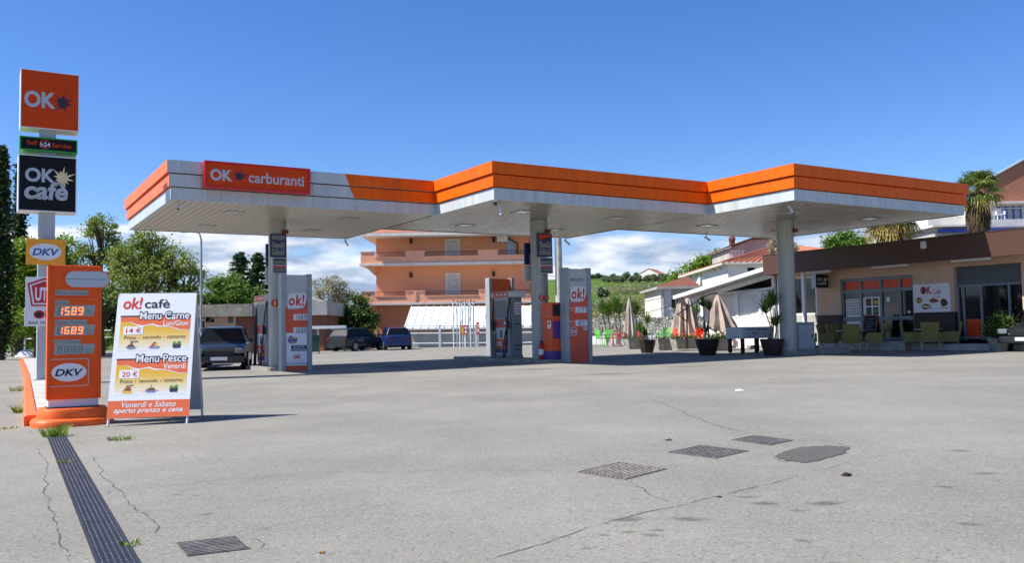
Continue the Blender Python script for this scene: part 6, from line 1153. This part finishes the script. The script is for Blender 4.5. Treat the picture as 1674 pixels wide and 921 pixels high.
tree('spring_tree', 'open pale leaved tree rising above the price board', 'tree', 165, 60, [(150,400,34,34),(168,372,26,26),(130,430,34,34),(190,420,36,34),(215,455,32,40),(150,470,44,44),(115,480,34,44)], 'leaf_spring', .18, .62, .26, gap=.85, clump=.19)
tree('spring_tree', 'spreading spring tree with dark bare limbs beside the left end of the canopy', 'tree', 248, 54, [(250,415,40,34),(215,425,34,34),(285,430,38,30),(310,455,30,26),(255,455,44,30),(210,470,40,34),(300,490,34,26),(240,392,30,22)], 'leaf_spring', .165, .58, .34, gap=.95, clump=.18)
tree('hedge_tree', 'low dark green tree filling the gap below the spring trees', 'tree', 200, 66, [(160,520,60,34),(230,515,56,36),(290,520,50,36),(120,530,40,26),(335,525,30,30)], 'leaf_dark', .24, 1.0, .2)
tree('hedge_tree', 'dark shrub mass along the far road under the cypresses', 'tree', 20, 64, [(10,540,36,22),(60,552,40,16),(110,552,40,16),(155,556,36,12)], 'leaf_green', .2, 1.2, .1, bz_=-.35)
spindle('cedar_tree', 'dark layered cedar behind the flat roofed building', 392, 74, 410, 50, 'leaf_cedar', 15000, .24, True); spindle('cedar_tree', 'second cedar half hidden by the left column', 422, 78, 412, 46, 'leaf_cedar', 13000, .24, True)
tree('broadleaf_tree', 'bright green rounded tree in front of the cedars', 'tree', 380, 68, [(350,476,30,24),(368,464,26,20),(400,488,40,18),(345,494,30,16),(380,494,40,18),(424,490,24,16)], 'leaf_bright', .22, 1.25, .25)
tree('silvery_tree', 'pale bare looking tree right of the left price totem', 'tree', 545, 66, [(540,485,34,26),(522,470,20,20),(565,480,24,20),(548,462,22,14),(530,505,34,22)], 'leaf_silver', .15, .62, .2, 'bark_pale', gap=.8, clump=.2)
tree('dark_bush', 'dark round bush between the pale tree and the orange building', 'bush', 582, 64, [(585,505,24,22),(565,525,30,24),(600,525,20,28),(545,535,30,22)], 'leaf_dark', .2, 1.2, .12)
tree('broadleaf_tree', 'leafy tree behind the white house', 'tree', 1150, 104, [(1140,440,26,20),(1165,430,28,18),(1118,455,24,20),(1180,445,24,22),(1105,470,20,18),(1145,468,34,22)], 'leaf_green', .3, 1.35, .3)
tree('broadleaf_tree', 'bright green tree rising behind the cafe roof', 'tree', 1385, 58, [(1385,395,24,18),(1365,402,20,16),(1405,402,20,18),(1385,415,34,22)], 'leaf_bright', .2, 1.9, .2)
tree('scrubby_tree', 'thin sprig of foliage right of the tiled roof beside the right column', 'tree', 1262, 68, [(1262,404,12,14),(1280,400,14,12),(1300,404,8,10)], 'leaf_silver', .16, 1.0, .1)
olive = None
ol = [(985,472,9,150),(1005,466,10,205),(1018,464,11,205),(1032,464,10,204),(1046,463,11,203),(1058,462,10,204),(1071,463,11,203),(1084,462,11,200),(1097,464,11,198),(1110,466,11,196),(1122,468,11,195),(1025,459,9,225),(1040,460,9,226),(1078,458,9,224),(1092,458,9,222),(1106,459,9,222),(995,468,9,206),(978,462,9,240),(968,463,9,240)]+[(988+i*7.3, 463+(i % 2), 9, 208+(i % 3)*4) for i in range(17)]+[(955+i*9, 461, 9, 246+(i % 2)*5) for i in range(5)]
for i, (px, py, r, Y) in enumerate(ol):
    x = at(px, py, Y)[0]; base = (x, Y, float(terr(x, Y))-.1)
    if olive is None:
        olive = tree('olive_tree', 'single dark tree standing in the bright green meadow', 'tree', px, Y, [(px,py+6,r,r*.8),(px+4,py+8,r*.7,r*.6),(px-4,py+8,r*.7,r*.6)], 'leaf_olive', .42, 4.5, .16, gap=.6); olive['group'] = 'olive trees on the hill'
    else:
        o = dup(olive, base, rnd.uniform(0, 6.28), 'grey green olive tree in the rows across the hilltop', 'olive trees on the hill'); s = rnd.uniform(.85, 1.25)*r/9*Y/205*.62; o.scale = (s, s, s*.92)
# scrub on the slope: nobody could count it
def scrub():
    Ls = []
    for i in range(760):
        px = rnd.uniform(940, 1110) if i < 560 else rnd.uniform(500, 640); Y = 84+66*rnd.random()**1.5 if i < 560 else rnd.uniform(80, 170); x = at(px, 500, Y)[0]; z = float(terr(x, Y)); h = rnd.uniform(.4, 1.5)*(1 if Y < 115 else .6); Ls.append(np.array([x, Y, z+h*.45])+nr.normal(size=(60, 3))*np.array([h*.8, h*.8, h*.34]))
    for i in range(90):
        px = rnd.uniform(972, 1100); Y = rnd.uniform(163, 172); x = at(px, 480, Y)[0]; Ls.append(np.array([x, Y, float(terr(x, Y))+.7])+nr.normal(size=(50, 3))*np.array([1.2, .8, .45]))
    P = np.concatenate(Ls); idx = np.repeat(nr.integers(0, 3, len(Ls)), [len(l) for l in Ls]); o = quads('hillside_scrub', leaf_quads(P, .30), ['leaf_scrub', 'leaf_silver', 'leaf_olive'], None, idx); o['kind'] = 'stuff'
scrub()
# yuccas by the wall
for px, Y, hpx, lb, n in ((989,57.2,508,'left yucca with a bent trunk in front of the stone wall',44), (1007,56.8,504,'fullest yucca in the middle of the three by the stone wall',60), (1034,57,505,'yucca half hidden behind the lone folded umbrella',44)):
    b = at(px, 555, Y); b[2] = gz(b[0]); z = at(px, hpx+6, Y)[2]-b[2]; t = thing('yucca_plant', lb, 'plant', b, 0, 'yuccas by the stone wall'); sword_plant(t, [[(.15,0,0),(.05,0,z*.5),(-.1,0,z)], [(.15,0,0),(.3,0,z*.6),(.25,.1,z*.92)]], 1.2, .075, int(n*1.8), 'leaf_yucca', .06)
for px, Y, hpx, lb in ((1140,46,508,'low yucca head behind the middle brown pot'), (1108,52,508,'small yucca peeping left of the folded umbrella pair')):
    b = at(px, 555, Y); b[2] = gz(b[0]); z = at(px, hpx+6, Y)[2]-b[2]; t = thing('yucca_plant', lb, 'plant', b); sword_plant(t, [[(0,0,0),(.05,0,z*.5),(0,0,z)]], .7, .06, 40, 'leaf_yucca', .05)
# fan palms behind the cafe
def palm(lab_, px, Y, ytop, rpx, dry=16):
    b = at(px, 400, Y); b[2] = gz(b[0]); k = Y/FPX; R = rpx*k; zc = at(px, ytop+rpx*.8, Y)[2]-b[2]; t = thing('fan_palm', lab_, 'palm tree', b, 0, 'fan palms behind the cafe'); mb = MB(); mb.tube([(0,0,0),(.03,0,zc*.6),(0,0,zc)], [.32,.28,.26], 10); mb.build('trunk', 'bark', t, True)
    def fans(n, lo, hi, L, fr, nb, droop):
        Q = []
        for i in range(n):
            az = rnd.uniform(0, 6.28); el = rnd.uniform(lo, hi); d = np.array([math.cos(az)*math.cos(el), math.sin(az)*math.cos(el), math.sin(el)]); s = np.cross(d, [0,0,1.]); s /= np.linalg.norm(s)+1e-6; l = L*rnd.uniform(.75, 1.1); c = np.array([0,0,zc]); h = c+d*l+np.array([0,0,-droop*l*.3]); w = .02
            Q.append([c-s*w, c+s*w, h+s*w, h-s*w]); up = np.cross(s, d)
            for j in range(nb):
                a = (j/(nb-1)-.5)*3.6; bd = d*math.cos(a)+s*math.sin(a); bl = fr*rnd.uniform(.8, 1.1)*(1-.12*abs(a)); m_ = h+bd*bl*.6+up*.05*(j % 2)*bl; e = h+bd*bl-np.array([0,0,(.25+droop)*bl*rnd.uniform(.5, 1.1)]); pw = np.cross(bd, up)*.035
                Q += [[h, h+pw*.2, m_+pw, m_-pw], [m_-pw, m_+pw, e+pw*.15, e-pw*.15]]
        return np.array(Q)
    quads('fronds', fans(62, -.45, 1.35, R*.60, R*.48, 15, .2), 'leaf_palm', t); quads('yellowed_fronds', fans(dry, -1.0, -.3, R*.58, R*.42, 13, .4), 'leaf_palm_dry', t)
    n = 2600; z = nr.uniform(.05, 1, n); a = nr.uniform(0, 6.28, n); L_ = R*1.25; r = (.30+.30*R*np.sin(np.clip(z, 0, 1)*2.4)*.5)*nr.uniform(.75, 1.15, n); p = np.stack([r*np.cos(a), r*np.sin(a), zc-L_*z], 1); q = p+np.stack([.05*np.cos(a), .05*np.sin(a), -nr.uniform(.3, .6, n)], 1); w = np.stack([-np.sin(a)*.025, np.cos(a)*.025, np.zeros(n)], 1); quads('dead_skirt', np.stack([p-w, p+w, q+w*.4, q-w*.4], 1), 'skirt_brown', t)
palm('tall fan palm beside the right end of the canopy', 1601, 47, 276, 46); palm('fan palm whose crown just tops the cafe roof', 1456, 50, 308, 56, 34)
# plants by the right parked car
q = G(1622, 574); t = thing('potted_shrub', 'leafy shrub in a low grey pot at the right edge of the photo', 'potted plant', (q[0]-.1, q[1]-.6, gz(q[0]))); mb = MB(); mb.lathe([(.24,0),(.34,.36),(.37,.36),(.37,.42),(.32,.42),(.30,.36)], 14); mb.build('pot', 'old_concrete', t); P = np.concatenate([np.array(c)+nr.normal(size=(420, 3))*np.array([.16, .16, .15]) for c in ((0,0,.62),(.14,.05,.88),(-.16,0,.75),(.05,-.1,1.02))]); quads('foliage', leaf_quads(P, .085), ['leaf_bright', 'leaf_dark'], t, (nr.random(len(P)) < .5).astype(int)); mb = MB(); mb.tube([(0,0,.35),(.05,0,.9)], .02, 6); mb.build('stem', 'bark', t)
# weeds
def weed(lab_, px, py, n, h, w):
    p = G(px, py); p[2] = gz(p[0]); t = thing('weed_tuft', lab_, 'weeds', p); Q = []
    for i in range(n):
        az = rnd.uniform(0, 6.28); r = w*math.sqrt(rnd.random())*.5; o = np.array([r*math.cos(az), r*math.sin(az), 0]); le = rnd.uniform(.1, .8); d = np.array([math.cos(az)*le, math.sin(az)*le, 1]); d /= np.linalg.norm(d); l = h*rnd.uniform(.35, 1.1); s = np.array([-math.sin(az+1), math.cos(az+1), 0])*.005; m_ = o+d*l*.6; e = o+d*l+np.array([math.cos(az)*l*.25, math.sin(az)*l*.25, -l*.12]); Q += [[o-s, o+s, m_+s, m_-s], [m_-s, m_+s, e+s*.2, e-s*.2]]
    quads('blades', np.array(Q), 'grass_blade', t); k = n//3; P = np.stack([nr.normal(0, w*.28, k), nr.normal(0, w*.22, k), np.abs(nr.normal(0, h*.25, k))], 1); quads('leaves', leaf_quads(P, .028), 'leaf_green', t)
weed('largest green weed tuft at the front of the orange plinth', 90, 714, 190, .17, .25); weed('small flat weed growing from the asphalt near the plinth', 196, 720, 70, .06, .24); weed('grass tuft at the foot of the orange kerb', 35, 675, 90, .18, .22); weed('thin grass by the far end of the orange kerb', 29, 640, 60, .16, .3); weed('tiny weed in the asphalt crack left of the kerb', 12, 702, 30, .04, .25); weed('tiny sprig growing through the upper drain grate', 105, 758, 20, .05, .12); weed('wisps of grass beside the lower drain edge', 214, 892, 16, .04, .1)

# ================================================================== DRAIN, COVERS, LITTER
a0, a1 = (np.array(G(77,716))+np.array(G(108,714)))/2, (np.array(G(160,921))+np.array(G(226,921)))/2; d = a1-a0; L_ = np.linalg.norm(d[:2]); ang = math.atan2(d[1], d[0]); wd_ = .096
t = thing('drain_channel', 'long black drainage grate with rows of worn bright studs running to the price board', 'drain', (a0[0], a0[1], gz(a0[0])), ang); t.rotation_euler = (0, -math.atan2(gz(a1[0])-gz(a0[0]), L_), ang); LT = L_+2.6
mb = MB(); mb.box(0, LT, -wd_, -wd_+.018, -.05, .006); mb.box(0, LT, wd_-.018, wd_, -.05, .006); mb.build('channel_edge', 'dark_metal', t); mb = MB(); mb.box(0, LT, -wd_+.018, wd_-.018, -.06, .0015); mb.build('channel_bed', 'black_plastic', t)
mb, st_ = MB(), MB(); x = .02
while x < LT-.5:
    mb.box(x, x+.494, -wd_+.0195, wd_-.0195, .0016, .0070)
    x += .5
mb.build('grate', 'drain_iron', t) if 'drain_iron' in M else (dm('drain_iron', (40,40,44), .55, metal=.3, var=.25, scale=12), mb.build('grate', 'drain_iron', t))
x = .03; dm('worn_stud', (172,172,176), .35, metal=.7, var=.3, scale=15)
while x < LT:
    for k in range(6): y = -wd_+.028+k*.0272; st_.add([(x-.0055,y-.0045,.0068),(x+.0055,y-.0045,.0068),(x+.0055,y+.0045,.0068),(x-.0055,y+.0045,.0068),(x,y,.0115)], [(0,1,4),(1,2,4),(2,3,4),(3,0,4)])
    x += .048
st_.build('studs', 'worn_stud', t)
dm('cover_iron', (124,118,112), .6, metal=.1, var=.35, scale=9); dm('cover_groove', (54,50,50), .85, var=.3); dm('cover_dust', (150,142,132), .9, var=.3, scale=6)
def cover(lab_, quad, n, m2):
    q = [np.array(G(*p)) for p in quad]; c = sum(q)/4; e1 = ((q[1]-q[0])+(q[2]-q[3]))/2; e2 = ((q[3]-q[0])+(q[2]-q[1]))/2; t = thing('manhole_cover', lab_, 'manhole cover', (c[0], c[1], gz(c[0])), 0, 'iron covers in the asphalt'); V = lambda a, b_, z: tuple(e1*a+e2*b_+np.array([0,0,z-SLOPE*0]))
    def slab(mb, a0_, a1_, b0_, b1_, z0, z1): mb.add([V(a,b_,z) for a in (a0_,a1_) for b_ in (b0_,b1_) for z in (z0,z1)], [(0,1,3,2),(4,6,7,5),(0,4,5,1),(2,3,7,6),(0,2,6,4),(1,5,7,3)])
    mb = MB(); slab(mb, -.5, .5, -.5, .5, -.05, .003); mb.build('frame', 'cover_groove', t); mb = MB(); g = .92/n
    for i in range(n):
        for j in range(n):
            a, b_ = -.46+i*g, -.46+j*g
            if (i+j) % 2: slab(mb, a+g*.05, a+g*.95, b_+g*.30, b_+g*.74, .003, .0065)
            else: slab(mb, a+g*.05, a+g*.95, b_+g*.38, b_+g*.82, .003, .0065)
    lid = mb.build('lid', m2, t); mb = MB()
    for k in (-1, 1): slab(mb, *sorted((k*.485, k*.5)), -.5, .5, .003, .0062); slab(mb, -.485, .485, *sorted((k*.485, k*.5)), .003, .0062)
    mb.build('rim', 'cover_iron', t)
cover('nearest dark iron cover at the bottom left of the asphalt', [(288,890),(385,878.5),(410,899),(306,911)], 9, 'cover_iron'); cover('dusty iron cover, lowest of the row of three', [(944,773),(1013,757),(1091,768),(1022,785.5)], 11, 'cover_dust'); cover('brown iron cover in the middle of the row of three', [(1092,740.5),(1146,729),(1226,738),(1168,751)], 11, 'cover_iron'); cover('bluish iron cover, farthest of the row of three', [(1195,720),(1235,713),(1297,720.5),(1258,729.5)], 11, 'cover_iron')
dm('dry_leaf_brown', (150,108,48), .8, var=.3, scale=30)
def pebble(name, lab_, cat, px, py, s, m, flat=.4):
    p = G(px, py); p[2] = gz(p[0]); bm = bmesh.new(); bmesh.ops.create_icosphere(bm, subdivisions=2, radius=1); mb = MB()
    for v in bm.verts: k = 1+.25*math.sin(v.co.x*5+px)+.2*math.sin(v.co.y*7+py); v.co = Vector((v.co.x*s*k, v.co.y*s*.7*k, max(v.co.z*s*flat*k+s*flat*.6, 0)))
    mb.add([v.co for v in bm.verts], [[v.index for v in f.verts] for f in bm.faces]); bm.free(); o = mb.build(name, m, None, True); o.location = p; tag(o, lab_, cat)
pebble('stone', 'dark clod on the asphalt right of the repaired patch', 'stone', 1384, 779, .038, 'pot_brown'); pebble('stone', 'small dark stone left of the brown iron cover', 'stone', 1094, 721, .028, 'pot_brown'); pebble('dry_leaf', 'yellow brown leaf on the asphalt near the nearest iron cover', 'leaf', 526, 906, .014, 'dry_leaf_brown', .6); pebble('stone', 'dark chip of stone on the asphalt below the dusty cover', 'stone', 1176, 814, .018, 'text_black')
p = G(1209, 640); mb = MB(); mb.add([(-.08,-.03,.006),(.07,-.04,.015),(.08,.04,.008),(-.06,.04,.02),(0,0,.035)], [(0,1,4),(1,2,4),(2,3,4),(3,0,4)]); o = mb.build('paper_scrap', 'paper_scrap'); o.location = (p[0], p[1], gz(p[0])); tag(o, 'crumpled white paper scrap on the open asphalt', 'litter')
